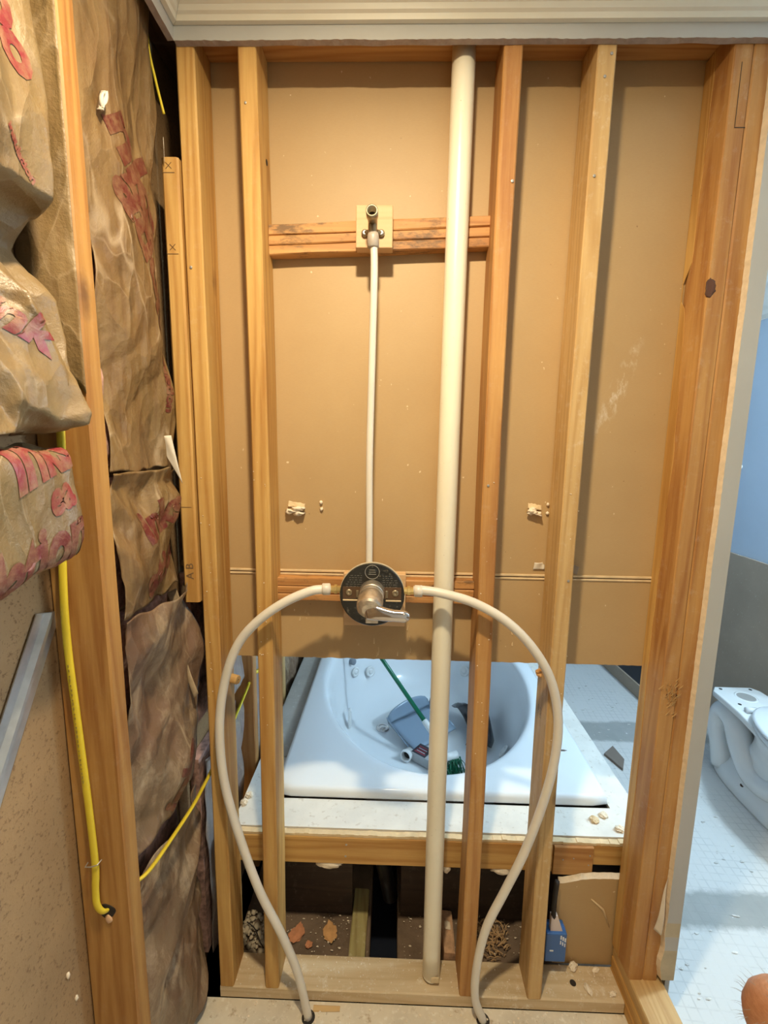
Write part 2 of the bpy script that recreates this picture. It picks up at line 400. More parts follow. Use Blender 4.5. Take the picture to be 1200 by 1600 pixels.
def tube(bm, pts, r, seg=14, cap=True, flat=None, upv=None):
    rr = r if callable(r) else (lambda t: r)
    n = len(pts); rings = []
    prev = None
    for i, p in enumerate(pts):
        p = Vector(p)
        d = (Vector(pts[min(i+1, n-1)])-Vector(pts[max(i-1, 0)])).normalized()
        if prev is None:
            ref = Vector(upv) if upv else (Vector((0, 1, 0)) if abs(d.y) < 0.9 else Vector((1, 0, 0)))
        else: ref = prev
        s = (ref - d*ref.dot(d)).normalized(); prev = s; q = d.cross(s)
        R = rr(i/(n-1)); fl = flat or 1.0
        rings.append([bm.verts.new(p+s*math.cos(2*PI*k/seg)*R*fl+q*math.sin(2*PI*k/seg)*R) for k in range(seg)])
    for a, b in zip(rings, rings[1:]):
        for k in range(seg): bm.faces.new((a[k], a[(k+1) % seg], b[(k+1) % seg], b[k]))
    if cap: bm.faces.new(rings[0]); bm.faces.new(list(reversed(rings[-1])))
    return rings
def lathe(bm, prof, o, d, seg=32, cap=True):
    """prof: (radius, distance along d) pairs"""
    o = Vector(o); d = Vector(d).normalized()
    ref = Vector((0, 0, 1)) if abs(d.z) < 0.9 else Vector((1, 0, 0))
    s = (ref-d*ref.dot(d)).normalized(); q = d.cross(s); rings = []
    for r, h in prof:
        rings.append([bm.verts.new(o+d*h+(s*math.cos(2*PI*k/seg)+q*math.sin(2*PI*k/seg))*max(r, 1e-4)) for k in range(seg)])
    for a, b in zip(rings, rings[1:]):
        for k in range(seg): bm.faces.new((a[k], a[(k+1) % seg], b[(k+1) % seg], b[k]))
    if cap:
        bm.faces.new(rings[0]); bm.faces.new(list(reversed(rings[-1])))
    return rings
def loft(bm, rings, cap0=True, cap1=True):
    R = [[bm.verts.new(p) for p in r] for r in rings]; n = len(R[0])
    for a, b in zip(R, R[1:]):
        for k in range(n): bm.faces.new((a[k], a[(k+1) % n], b[(k+1) % n], b[k]))
    if cap0: bm.faces.new(R[0])
    if cap1: bm.faces.new(list(reversed(R[-1])))
    return R
def grid(bm, S, nu, nv, mask=None):
    V = {}
    for i in range(nu+1):
        for j in range(nv+1):
            V[i, j] = bm.verts.new(S(i/nu, j/nv))
    for i in range(nu):
        for j in range(nv):
            if mask and not mask((i+.5)/nu, (j+.5)/nv): continue
            bm.faces.new((V[i, j], V[i+1, j], V[i+1, j+1], V[i, j+1]))
    bmesh.ops.delete(bm, geom=[v for v in bm.verts if not v.link_faces], context='VERTS')
def lump(bm, c, r, seed, sq=(1, 1, 1), sub=2, amp=0.45):
    g = bmesh.ops.create_icosphere(bm, subdivisions=sub, radius=1.0)
    for v in g['verts']:
        d = v.co.normalized(); k = 1+amp*noise.noise(d*1.9+Vector((seed*3.7, seed, 1)))+amp*0.5*noise.noise(d*4.2+Vector((seed, 5, seed)))
        v.co = Vector(c)+Vector((d.x*sq[0], d.y*sq[1], d.z*sq[2]))*r*k
def text_bm(body, size, bold=0.0, spacing=1.0, maxedge=0.012):
    """flat lettering as triangles in the xy plane, centred"""
    cu = bpy.data.curves.new('lettering', 'FONT'); cu.body = body; cu.size = size; cu.align_x = 'CENTER'; cu.align_y = 'CENTER'
    cu.offset = bold; cu.resolution_u = 3; cu.space_character = spacing; cu.fill_mode = 'BOTH'
    o = bpy.data.objects.new('lettering', cu); COL.objects.link(o)
    dg = bpy.context.evaluated_depsgraph_get()
    me = bpy.data.meshes.new_from_object(o.evaluated_get(dg))
    bpy.data.objects.remove(o); bpy.data.curves.remove(cu)
    bm = bmesh.new(); bm.from_mesh(me); bpy.data.meshes.remove(me)
    bmesh.ops.triangulate(bm, faces=bm.faces)
    for _ in range(6):
        es = [e for e in bm.edges if e.calc_length() > maxedge]
        if not es: break
        bmesh.ops.subdivide_edges(bm, edges=es, cuts=1); bmesh.ops.triangulate(bm, faces=bm.faces)
    return bm

# ------------------------------------------------------------------ structure: shell
H = 2.43
bm = B(); box(bm, -0.10, 1.115, -2.6, 0.0, -0.06, 0.0); struct('floor', bm, M_SLAB)
# bathroom floor beyond and beside the shower
bm = B(); box(bm, 1.228, 2.32, -2.6, 3.2, -0.06, 0.0); struct('floor_bathroom', bm, M_TILE)
# ground below the tub deck with the drain trench cut in it
bm = B()
def ground(x0, x1, y0, y1, nx, ny):
    grid(bm, lambda u, v: Vector((x0+(x1-x0)*u, y0+(y1-y0)*v, 0.004+0.006*noise.noise(Vector(((x0+(x1-x0)*u)*22, (y0+(y1-y0)*v)*22, 3)))+0.003*noise.noise(Vector(((x0+(x1-x0)*u)*70, (y0+(y1-y0)*v)*70, 7))))), nx, ny)
ground(0.0, 0.40, 0.089, 0.75, 60, 70); ground(0.498, 1.228, 0.089, 0.75, 90, 70)
ground(0.0, 1.228, 0.75, 1.95, 24, 24)
box(bm, 0.40, 0.404, 0.089, 0.75, -0.30, 0.004); box(bm, 0.494, 0.498, 0.089, 0.75, -0.30, 0.004)
box(bm, 0.40, 0.498, 0.746, 0.75, -0.30, 0.004); box(bm, 0.40, 0.498, 0.085, 0.089, -0.30, 0.0)
box(bm, 0.40, 0.498, 0.085, 0.75, -0.32, -0.30)
struct('floor_under_tub', bm, M_SOIL, True)
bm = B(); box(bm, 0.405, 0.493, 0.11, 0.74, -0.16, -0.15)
tag(obj('trench_shade', bm, M_SHADOWBLUE), 'dark blue black sheet painting the shade at the bottom of the drain trench under the tub', 'shade', kind='stuff')  # dark sheet standing in for the shade deep in the trench
bm = B(); box(bm, -0.12, 2.40, -2.7, 3.3, H, H+0.06); struct('ceiling', bm, M_WHITE)
bm = B(); box(bm, -0.115, -0.10, -2.6, 3.2, -0.06, H); struct('wall_left', bm, M_SHEATH)
bm = B(); box(bm, -0.12, 2.40, -2.7, -2.6, -0.06, H); struct('wall_front', bm, M_WHITE)
bm = B(); box(bm, -0.12, 2.40, 3.2, 3.3, -0.06, H); struct('wall_bathroom_far', bm, M_BLUE)
bm = B(); box(bm, 2.322, 2.40, -2.6, 3.2, -0.06, H); struct('wall_right', bm, M_BLUE)
bm = B()
grid(bm, lambda u, v: Vector((2.312, -2.6+4.2*u, 0.964*v+0.004*noise.noise(Vector((u*90, 4, 1)))*(v > 0.99))), 200, 4)
o = struct('wall_right_wainscot', bm, M_BOARDGREY); solid(o, 0.011, 0)
# dark opening at the far end of the right wall with a low grey kerb in front
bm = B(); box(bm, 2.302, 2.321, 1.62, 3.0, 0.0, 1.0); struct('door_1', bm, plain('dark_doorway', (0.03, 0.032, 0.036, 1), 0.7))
bm = B(); vs = [(1.985, 1.46), (1.995, 1.46), (1.915, 2.6), (1.905, 2.6)]
lo_ = [bm.verts.new((x, y, 0.0)) for x, y in vs]; hi_ = [bm.verts.new((x-0.01, y, 0.092)) for x, y in vs]
bm.faces.new(lo_); bm.faces.new(list(reversed(hi_)))
for k in range(4): bm.faces.new((lo_[k], lo_[(k+1) % 4], hi_[(k+1) % 4], hi_[k]))
struct('trim_3', bm, M_BOARDGREY)
bm = B(); box(bm, 2.0, 2.30, 1.48, 2.8, 0.001, 0.01); struct('floor_doorway', bm, plain('dark_subfloor', (0.03, 0.03, 0.033, 1), 0.8))

# back sheet of drywall seen from behind, in two boards with a tapered joint
def sheet(z0, z1, nm, scuff):
    bm = B(); n = 160
    V0, V1, V2, V3 = [], [], [], []
    x0, x1 = 0.0, 1.196
    for i in range(n+1):
        x = x0+(x1-x0)*i/n
        zb = z0+(0.0018*noise.noise(Vector((x*45, 2, z0)))+0.0012*noise.noise(Vector((x*140, 2, z0))) if nm == 'wall_back_lower' else 0)
        V0.append(bm.verts.new((x, 0.0895, zb))); V1.append(bm.verts.new((x, 0.0895, z1)))
        V2.append(bm.verts.new((x, 0.102, zb))); V3.append(bm.verts.new((x, 0.102, z1)))
    for i in range(n):
        bm.faces.new((V0[i], V0[i+1], V1[i+1], V1[i])); bm.faces.new((V2[i], V3[i], V3[i+1], V2[i+1]))
        f = bm.faces.new((V0[i], V2[i], V2[i+1], V0[i+1])); f.material_index = 1
        bm.faces.new((V1[i], V1[i+1], V3[i+1], V3[i]))
    return struct(nm, bm, [scuffed_panel(0.985-0.598, 1.665-z0, scuff), M_GYP])
sheet(1.2045, 2.43, 'wall_back', True)
sheet(0.9690, 1.1965, 'wall_back_lower', False)
for k, (za, zb) in enumerate(((1.1945, 1.1995), (1.2025, 1.2085))):
    bm = B(); box(bm, 0.0, 1.196, 0.0868, 0.1, za, zb)
    o = struct('trim_%d' % (k+4), bm, M_TAPE); bevel(o, 0.001, 1)
# tub side faces of the drywall (painted) stay plain
bm = B(); box(bm, 0.0, 1.215, 0.1025, 0.108, 0.972, 2.43); struct('wall_tub_side', bm, M_BLUE)

bm = B(); box(bm, -0.0095, 0.0035, 0.110, 3.19, 1.22, 2.43); struct('wall_tub_left', bm, M_BLUE)  # unseen panel added to stop bathroom light leaking through the corner gap
bm = B(); box(bm, -0.0985, -0.0097, 0.110, 3.19, 1.205, 1.22); struct('wall_tub_left_block', bm, M_SHEATH)  # added strip closing the cavity below that panel against light

# header strip of painted drywall left above the opening, and along the left wall
def ragged_strip(name, P0, P1, inward, z0, z1, th, amp, seed, mats, n=180):
    bm = B(); P0 = Vector(P0); P1 = Vector(P1); inw = Vector(inward)
    A, Bv, Cc, D = [], [], [], []
    for i in range(n+1):
        p = P0.lerp(P1, i/n); zz = z0+amp*noise.noise(Vector((i*0.09, seed, 0)))+amp*0.7*noise.noise(Vector((i*0.6, seed, 4)))
        zz2 = z0+amp*noise.noise(Vector((i*0.11, seed+8, 0)))-0.001
        A.append(bm.verts.new((p.x, p.y, zz))); Bv.append(bm.verts.new((p.x, p.y, z1)))
        q = p+inw*th
        Cc.append(bm.verts.new((q.x, q.y, zz2))); D.append(bm.verts.new((q.x, q.y, z1)))
    for i in range(n):
        bm.faces.new((A[i], A[i+1], Bv[i+1], Bv[i])); bm.faces.new((Cc[i], D[i], D[i+1], Cc[i+1]))
        f = bm.faces.new((A[i], Cc[i], Cc[i+1], A[i+1])); f.material_index = 1
    for i in (0, n): bm.faces.new((A[i], Bv[i], D[i], Cc[i]))
    return struct(name, bm, mats)
M_CUT = plain('cut_drywall_core', (0.36, 0.29, 0.245, 1), 0.85, 0.15, 60, 0.4, 140)
ragged_strip('wall_header', (0.004, -0.0132, 0), (1.226, -0.0132, 0), (0, 1, 0), 2.317, 2.43, 0.0127, 0.0022, 3, [M_GREYPAINT, M_CUT])
ragged_strip('wall_left_header', (0.004, -0.0132, 0), (0.004, -1.4, 0), (-1, 0, 0), 2.317, 2.43, 0.0127, 0.002, 6, [M_GREYPAINT, M_CUT])
# jamb strip of painted drywall on the right, ragged left edge, broken bottom
bm = B(); n = 260
prof = []
for i in range(n+1):
    z = 0.135+(2.32-0.135)*i/n
    e = 1.1835+0.0008*noise.noise(Vector((z*9, 1, 5)))+0.0009*noise.noise(Vector((z*90, 1, 5)))
    if z < 0.42: e += 0.004*math.sin(z*60)*(0.42-z)/0.3
    prof.append((z, e))
A, Bv, Cc, D = [], [], [], []
for z, e in prof:
    A.append(bm.verts.new((e+0.0015, -0.0132, z))); Bv.append(bm.verts.new((1.221, -0.0132, z)))
    Cc.append(bm.verts.new((e-0.0025+0.0008*noise.noise(Vector((z*70, 7, 2))), -0.0005, z))); D.append(bm.verts.new((1.221, -0.0005, z)))
for i in range(n):
    mi = 2 if (prof[i][0] < 0.225 or 0.265 < prof[i][0] < 0.31) else 0
    f = bm.faces.new((A[i], Bv[i], Bv[i+1], A[i+1])); f.material_index = mi
    f = bm.faces.new((A[i], A[i+1], Cc[i+1], Cc[i])); f.material_index = 1
    bm.faces.new((Bv[i], D[i], D[i+1], Bv[i+1])); bm.faces.new((Cc[i], Cc[i+1], D[i+1], D[i]))
bm.faces.new((A[0], Cc[0], D[0], Bv[0])); bm.faces.new((A[-1], Bv[-1], D[-1], Cc[-1]))
struct('wall_jamb', bm, [M_GREYPAINT, M_GYP, plain('torn_tan_paper', (0.50, 0.42, 0.28, 1), 0.8, 0.1, 25)])
bm = B(); box(bm, 1.209, 1.221, 0.0005, 0.108, 0.0, 2.43); struct('wall_jamb_end', bm, M_GREYPAINT)

# crown mouldings
CP = [(0, 2.343), (0.010, 2.343), (0.012, 2.352), (0.017, 2.355), (0.020, 2.363), (0.030, 2.369), (0.040, 2.377), (0.047, 2.389), (0.049, 2.395), (0.056, 2.397), (0.059, 2.405), (0.066, 2.409), (0.070, 2.418), (0.078, 2.420), (0.080, 2.43), (0, 2.43)]
bm = B(); a = [bm.verts.new((0.005+o_, -0.0134-o_, z)) for o_, z in CP]; b = [bm.verts.new((1.228, -0.0134-o_, z)) for o_, z in CP]
for k in range(len(CP)): bm.faces.new((a[k], a[(k+1) % len(CP)], b[(k+1) % len(CP)], b[k]))
bm.faces.new(list(reversed(b))); struct('trim_1', bm, M_TRIM)
bm = B(); a = [bm.verts.new((0.0045+o_, -0.0136-o_, z)) for o_, z in CP]; b = [bm.verts.new((0.0045+o_, -1.5, z)) for o_, z in CP]
for k in range(len(CP)): bm.faces.new((a[k], b[k], b[(k+1) % len(CP)], a[(k+1) % len(CP)]))
struct('trim_2', bm, M_TRIM)
CP2 = [(0, 2.18), (0.012, 2.18), (0.014, 2.20), (0.03, 2.215), (0.034, 2.235), (0.06, 2.28), (0.075, 2.31), (0.078, 2.33), (0.10, 2.36), (0.102, 2.43), (0, 2.43)]
bm = B(); a = [bm.verts.new((2.3215-o_, -2.5, z)) for o_, z in CP2]; b = [bm.verts.new((2.3215-o_, 3.1, z)) for o_, z in CP2]
for k in range(len(CP2)): bm.faces.new((a[k], a[(k+1) % len(CP2)], b[(k+1) % len(CP2)], b[k]))
struct('trim_6', bm, M_WHITE)

# ------------------------------------------------------------------ framing lumber
def lumber(name, args, mat, label, cat, group=None, nails=(), **kw):
    bm = B(); beam(bm, *args, **kw)
    o = tag(obj(name, bm, mat), label, cat, group)
    for (p, d, r) in nails:
        b2 = B(); lathe(b2, [(r, 0), (r, 0.0012), (r*0.5, 0.0016)], p, d, 10)
        obj('nail_head', b2, M_ZINC, o)
    return o
GS = 'studs of the open shower wall'
YF = (0, -1, 0)
s1 = lumber('wall_stud', (0.0, 0.0378, 0.0, 0.0885, 0.038, 2.349), wood(W1L, W1D, 'Z', 0.10, 0.5), 'yellow pine corner stud at the left end, with dark ink stamp on its side', 'stud', GS, seed=1,
            nails=[((0.012, -0.0004, 1.9), YF, 0.003)], bow=lambda t: (0.002*math.sin(PI*t), 0))
s2 = lumber('wall_stud', (0.1277, 0.1655, 0.0, 0.0885, 0.038, 2.349), wood(W1L, W1D, 'Z', 0.06, 0.2), 'yellow pine stud beside the corner stud, crossed by the left white hose', 'stud', GS, seed=2,
            nails=[((0.14, -0.0004, 2.215), YF, 0.0025)], bow=lambda t: (0.006*math.sin(PI*t)-0.002, 0))
bm = B(); lathe(bm, [(0.006, 0), (0.006, 0.0006)], (0.1661, 0.055, 2.135), (1, 0, 0), 16); obj('drilled_hole', bm, M_DARK, s2, label='small dark hole drilled in the side')
s4 = lumber('wall_stud', (0.6607, 0.6985, 0.0, 0.0885, 0.038, 2.349), wood(W2L, W2D, 'Z', 0.10, 0.9), 'reddish knotty stud just right of the cream vent pipe', 'stud', GS, seed=4,
            nails=[((0.69, -0.0004, 2.07), YF, 0.003), ((0.671, -0.0004, 1.44), YF, 0.003)], bow=lambda t: (0.003*math.sin(2*PI*t), 0))
s5 = lumber('wall_stud', (0.8456, 0.8835, 0.0, 0.0885, 0.038, 2.349), wood(W3L, W3D, 'Z', 0.28, 0.75), 'pale pine stud behind the right hose, small ink stamp low on its side', 'stud', GS, seed=5,
            nails=[((0.862, -0.0004, 2.26), YF, 0.003), ((0.872, -0.0004, 2.30), YF, 0.003), ((0.856, -0.0004, 2.08), YF, 0.003), ((0.868, -0.0004, 1.22), YF, 0.003)],
            bow=lambda t: (-0.004*math.sin(PI*t), 0))
# doubled jamb studs standing on the kerb; the left one has a bark edge
bm = B()
def waney(t):
    return 0
rg = beam(bm, 1.1105, 1.149, 0.0, 0.0885, 0.1145, 2.349, n=120, seed=7)
for r_ in rg:
    z = r_[0].co.z
    wn = 0.012+0.016*noise.noise(Vector((z*3.2, 2, 8)))+0.008*noise.noise(Vector((z*11, 2, 8)))
    wn = max(0.003, wn)
    r_[5].co.x += 0.002; r_[6].co.y = 0.0885-wn*1.6; r_[7].co.x += 0.001
s6 = tag(obj('wall_stud', bm, wood(W2L, W2D, 'Z', 0.16, 1.0)), 'red brown jamb stud with a bark edge, rightmost deep face beside the brown panel', 'stud', GS)
bm = B(); n = 120; A, Bv = [], []
for i in range(n+1):
    z = 0.116+(2.346-0.116)*i/n
    yf = 0.060+0.012*noise.noise(Vector((z*2.4, 2, 8)))+0.006*noise.noise(Vector((z*9, 2, 8)))
    if 1.84 < z < 1.93: yf = min(0.0875, yf+0.03*math.sin((z-1.84)/0.09*PI))
    A.append(bm.verts.new((1.1100, yf, z))); Bv.append(bm.verts.new((1.1100, 0.0882, z)))
for i in range(n): bm.faces.new((A[i], Bv[i], Bv[i+1], A[i+1]))
o = obj('smooth_edge', bm, wood(W1L, W1D, 'Z', 0.05, 0.1), s6, label='paler yellow smooth edge beside the bark side'); solid(o, 0.0018, 0.0)
s7 = lumber('wall_stud', (1.1495, 1.187, 0.0, 0.0885, 0.1145, 2.349), wood(W2L, W2D, 'Z', 0.14, 0.6), 'red brown jamb stud partly covered by the grey painted wallboard edge', 'stud', GS, seed=8)
# frayed chewed patch on the jamb stud
bm = B()
for k in range(46):
    z = 0.93+random.gauss(0, 0.022); x = 1.135+random.gauss(0, 0.011); a_ = random.uniform(-0.5, 0.5); L = random.uniform(0.006, 0.018)
    tube(bm, [(x, 0.001, z), (x+math.sin(a_)*L*.5, -0.003, z+L*.5), (x+math.sin(a_)*L, -0.004-random.random()*0.004, z+L)], lambda t: 0.0014*(1-t*.8), 5)
obj('frayed_fibres', bm, wood(W3L, W3D, 'Z', 0, 0), s6, kind='stuff', label='frayed pale wood fibres on a gouge')
bm = B(); lump(bm, (1.133, 0.0015, 0.93), 0.02, 4, (0.8, 0.08, 1.5), 3); obj('gouge', bm, wood((0.30, 0.14, 0.05, 1), (0.14, 0.055, 0.02, 1), 'Z'), s6, True, label='dark gouge')
bm = B(); lump(bm, (1.118, 0.0002, 1.865), 0.013, 9, (0.8, 0.1, 1.4), 3); obj('knot', bm, wood((0.12, 0.045, 0.018, 1), (0.05, 0.018, 0.01, 1), 'Z'), s6, True, label='dark knot')
# split strip at the top of the jamb stud
bm = B(); box(bm, 1.1275, 1.1285, -0.0006, 0.0006, 2.17, 2.285); box(bm, 1.1275, 1.1488, -0.0006, 0.0006, 2.168, 2.1695)
obj('split', bm, M_INK, s6, label='dark split line in the wood')

lumber('bottom_plate', (0.0, 1.1085, 0.0005, 0.0885, 0.0, 0.0378), wood((0.66, 0.51, 0.32, 1), (0.52, 0.37, 0.20, 1), 'X', 0.95, 0.2), 'dusty bottom plate lying on the floor under the open wall studs', 'lumber', axis='X', n=60, seed=11)
lumber('top_plate', (0.0, 1.205, 0.0005, 0.0885, 2.350, 2.388), wood(W2L, W2D, 'X', 0.0, 1.0), 'brown knotty top plate across the heads of the wall studs', 'lumber', axis='X', n=60, seed=12)
lumber('top_plate', (0.0, 1.205, 0.0005, 0.0885, 2.389, 2.427), wood(W2L, W2D, 'X', 0.0, 0.5), 'second top plate hidden above the lower one at the ceiling', 'lumber', axis='X', n=30, seed=13)
for k, z in enumerate((0.0, 0.0382, 0.0764)):
    lumber('kerb_board', (1.110+0.002*k, 1.199+0.001*k, -1.3, 0.0885, z+0.0003, z+0.038), wood(W3L if k == 2 else W1L, W3D if k == 2 else W1D, 'Y', 0.1, 0.4),
           ['lowest pine board of the three stacked in the shower kerb at lower right', 'middle pine board of the three stacked in the shower kerb at lower right', 'top pine board of the shower kerb, under the doubled jamb studs'][k], 'lumber', 'shower kerb boards', axis='Y', n=40, seed=20+k)
# corner nailer hung beside the corner stud
nb = lumber('nailer_block', (-0.0395, -0.0035, -0.004, 0.034, 1.1485, 2.113), wood(W1L, W1D, 'Z', 0.05, 0.3), 'short pine nailer board hanging beside the corner stud, cut off above the floor', 'lumber', seed=15, ch=0.004)
for z, sgn in ((2.083, 1), (1.925, 1), (1.378, 0)):
    b2 = B(); box(b2, -0.037, -0.012, -0.0048, -0.004, z, z+0.0009)
    if sgn:
        for s_ in (-1, 1):
            tube(b2, [(-0.024-0.006*s_+0.0, -0.0046, z+0.008), (-0.024+0.006*s_, -0.0046, z+0.02)], 0.0005, 5)
    obj('pencil_mark', b2, M_PENCIL, nb, label='thin pencil line across the wood')
def flat_text(body, size, mat, parent, origin, ex, ey, nm='ink_stamp', bold=0.0, label=None):
    bt = text_bm(body, size, bold, 1.0, 1.0); O = Vector(origin); ex = Vector(ex); ey = Vector(ey)
    for v in bt.verts: v.co = O+ex*v.co.x+ey*v.co.y
    return obj(nm, bt, mat, parent, label=label)
flat_text('A B', 0.026, M_PENCIL, nb, (-0.022, -0.0047, 1.225), (0, 0, 1), (-1, 0, 0), 'ink_stamp', label='two faint dark letters')
flat_text('KD HT', 0.022, M_INK, s1, (0.0394, 0.045, 1.115), (0, 0, 1), (0, -1, 0), label='small dark letters')
flat_text('SPF', 0.014, M_INK, s1, (0.0394, 0.070, 1.105), (0, 0, 1), (0, -1, 0), label='small dark letters')
flat_text('S-DRY', 0.011, M_INK, s5, (0.8415, 0.045, 0.855), (0, 0, -1), (0, 1, 0), label='tiny dark letters')
flat_text('KD', 0.011, M_INK, s5, (0.8415, 0.062, 0.862), (0, 0, -1), (0, 1, 0), label='tiny dark letters')

# left wall stud and those beyond, in the tub bay
ls = lumber('wall_stud', (-0.0985, -0.010, -0.338, -0.300, 0.0, 2.40), wood((0.50, 0.265, 0.072, 1), (0.29, 0.115, 0.022, 1), 'Z', 0.06, 0.8), 'large brown stud on the left wall with the yellow cable stapled to its side', 'stud', 'left wall studs', seed=31, n=60)
lumber('wall_stud', (-0.0985, -0.010, 0.395, 0.433, 0.0, 2.40), wood(W2L, W2D, 'Z', 0.05, 0.3), 'left wall stud in the tub bay that the yellow cable runs through', 'stud', 'left wall studs', seed=32)
lumber('wall_stud', (-0.0985, -0.010, 0.800, 0.838, 0.0, 2.40), wood(W3L, W3D, 'Z', 0.05, 0.3), 'thin looking left wall stud farthest back beside the white tub', 'stud', 'left wall studs', seed=33)

lumber('top_plate', (-0.0985, -0.0100, -2.0, 3.1, 2.4015, 2.4295), wood((0.16, 0.08, 0.03, 1), (0.09, 0.04, 0.015, 1), 'Y', 0.0, 0.3), 'top plate over the left wall studs, wood darkened for the shadow behind the crown moulding', 'lumber', axis='Y', n=40, seed=36)  # wood darkened to paint in the shade of the corner gap
# horizontal backing strips of laminated ply between the studs
def ply(x0, x1, y0, y1, z0, z1, label, tilt=0.0):
    bm = B(); n = 50
    lay = [(0.0, 0.30, 0.0), (0.33, 0.62, 0.0), (0.66, 1.0, 0.0)]
    for a, b, d in lay:
        rg = beam(bm, x0, x1, y0, y1, z0+(z1-z0)*a, z0+(z1-z0)*b, 'X', n, 0.0018, None, 0.0016, int(a*10))
    box(bm, x0+0.001, x1-0.001, y0+0.004, y1, z0+0.003, z1-0.003)
    for v in bm.verts: v.co.z += tilt*(v.co.x-x0)/(x1-x0)
    return tag(obj('plywood_backing', bm, wood((0.60, 0.31, 0.10, 1), (0.36, 0.15, 0.04, 1), 'X', 0.05, 0.0, dirt=0.8)), label, 'lumber', 'plywood backing strips')
ply(0.1665, 0.660, 0.058, 0.0885, 1.948, 2.012, 'grooved orange plywood strip behind the upper pipe elbow', 0.02)
ply(0.1665, 0.660, 0.058, 0.0885, 1.136, 1.195, 'grooved orange plywood strip behind the black valve cover')

# mounting blocks
bm = B(); box(bm, 0.3645, 0.4445, 0.028, 0.0575, 1.952, 2.038)
o = tag(obj('mounting_block', bm, wood((0.66, 0.42, 0.22, 1), (0.52, 0.31, 0.14, 1), 'X', 0.1, 0.0)), 'square pale wood block under the upper pipe elbow', 'lumber'); bevel(o, 0.002)
bm = B(); box(bm, 0.338, 0.490, 0.030, 0.0575, 1.085, 1.218)
o = tag(obj('mounting_block', bm, wood((0.66, 0.42, 0.22, 1), (0.52, 0.31, 0.14, 1), 'X', 0.1, 0.0)), 'wide pale wood block behind the black valve cover', 'lumber'); bevel(o, 0.002)

# ------------------------------------------------------------------ plumbing
# drain vent pipe
dp = thing('vent_pipe', 'tall cream plastic vent pipe standing on the bottom plate between studs', 'pipe', (0.5855, 0.044, 0.038))
bm = B(); lean = 0.0
pts = [(0.5865-0.003*math.sin(PI*k/30), 0.044, 0.052+(2.349-0.052)*k/30) for k in range(31)]
tube(bm, pts, 0.0245, 32); obj('pipe', bm, M_PVC, dp, True)
bm = B(); R_ = []
for zz, rr in ((0.056, 0.0246), (0.048, 0.0246), (0.0385, 0.019)):
    R_.append([Vector((0.5865+rr*math.cos(2*PI*k/24), 0.044+rr*math.sin(2*PI*k/24), zz)) for k in range(24)])
loft(bm, R_); obj('cut_end', bm, M_PVC, dp)
bm = B(); box(bm, 0.584, 0.606, 0.0185, 0.0215, 0.05, 0.068); o = obj('glue_patch', bm, M_TAPE, dp, label='tan dab near the cut end'); bevel(o, 0.001)

# shower elbow with ears
EX, EZ = 0.402, 1.992
el = thing('pipe_elbow', 'bronze pipe elbow with open outlet screwed to the upper wood block', 'pipe fitting', (EX, 0.028, EZ))
bm = B(); 
lathe(bm, [(0.010, 0.0), (0.0105, 0.02), (0.0125, 0.021), (0.0125, 0.040), (0.0090, 0.0402), (0.0088, 0.018)], (EX, 0.010, EZ+0.004), (0, -1, 0.12), 24)
tube(bm, catmull([(EX, 0.012, EZ+0.004), (EX, 0.008, EZ-0.006), (EX, 0.006, EZ-0.026)], 6), 0.0098, 18)
obj('body', bm, M_BRONZE, el, True)
bm = B(); lathe(bm, [(0.0088, 0.0), (0.0088, 0.001)], (EX, -0.010, EZ+0.0065), (0, -1, 0.12), 20); obj('bore', bm, M_DARK, el, label='dark open bore')
for s_ in (-1, 1):
    bm = B(); tube(bm, [(EX, 0.022, EZ-0.012), (EX+s_*0.010, 0.023, EZ-0.012), (EX+s_*0.0165, 0.025, EZ-0.012)], lambda t: 0.007-0.001*t, 12)
    lathe(bm, [(0.0078, 0), (0.0078, 0.004), (0.006, 0.006)], (EX+s_*0.0175, 0.0275, EZ-0.012), (0, -1, 0), 18)
    e_ = obj('ear', bm, M_BRONZE, el, True)
    bm = B(); lathe(bm, [(0.0042, 0), (0.0042, 0.0015)], (EX+s_*0.0175, 0.0212, EZ-0.012), (0, -1, 0), 12); obj('screw', bm, M_STEEL, e_)

rp = thing('riser_pipe', 'straight white plastic riser between the valve cover and the upper elbow', 'pipe', (0.405, 0.004, 1.24))
bm = B(); tube(bm, catmull([(0.402, 0.004, 1.238), (0.4015, 0.002, 1.34), (0.4005, 0.001, 1.50), (0.404, 0.002, 1.72), (0.4065, 0.004, 1.90), (0.4035, 0.006, 1.968)], 14), 0.0079, 18); obj('pipe', bm, M_PEX, rp, True)
bm = B(); lathe(bm, [(0.0095, 0), (0.0125, 0.003), (0.0125, 0.022), (0.011, 0.030)], (0.4038, 0.006, 1.942), (-0.02, 0, 1), 22); obj('crimp_collar', bm, plain('grey_collar', (0.40, 0.34, 0.28, 1), 0.4), rp, True, label='grey collar')

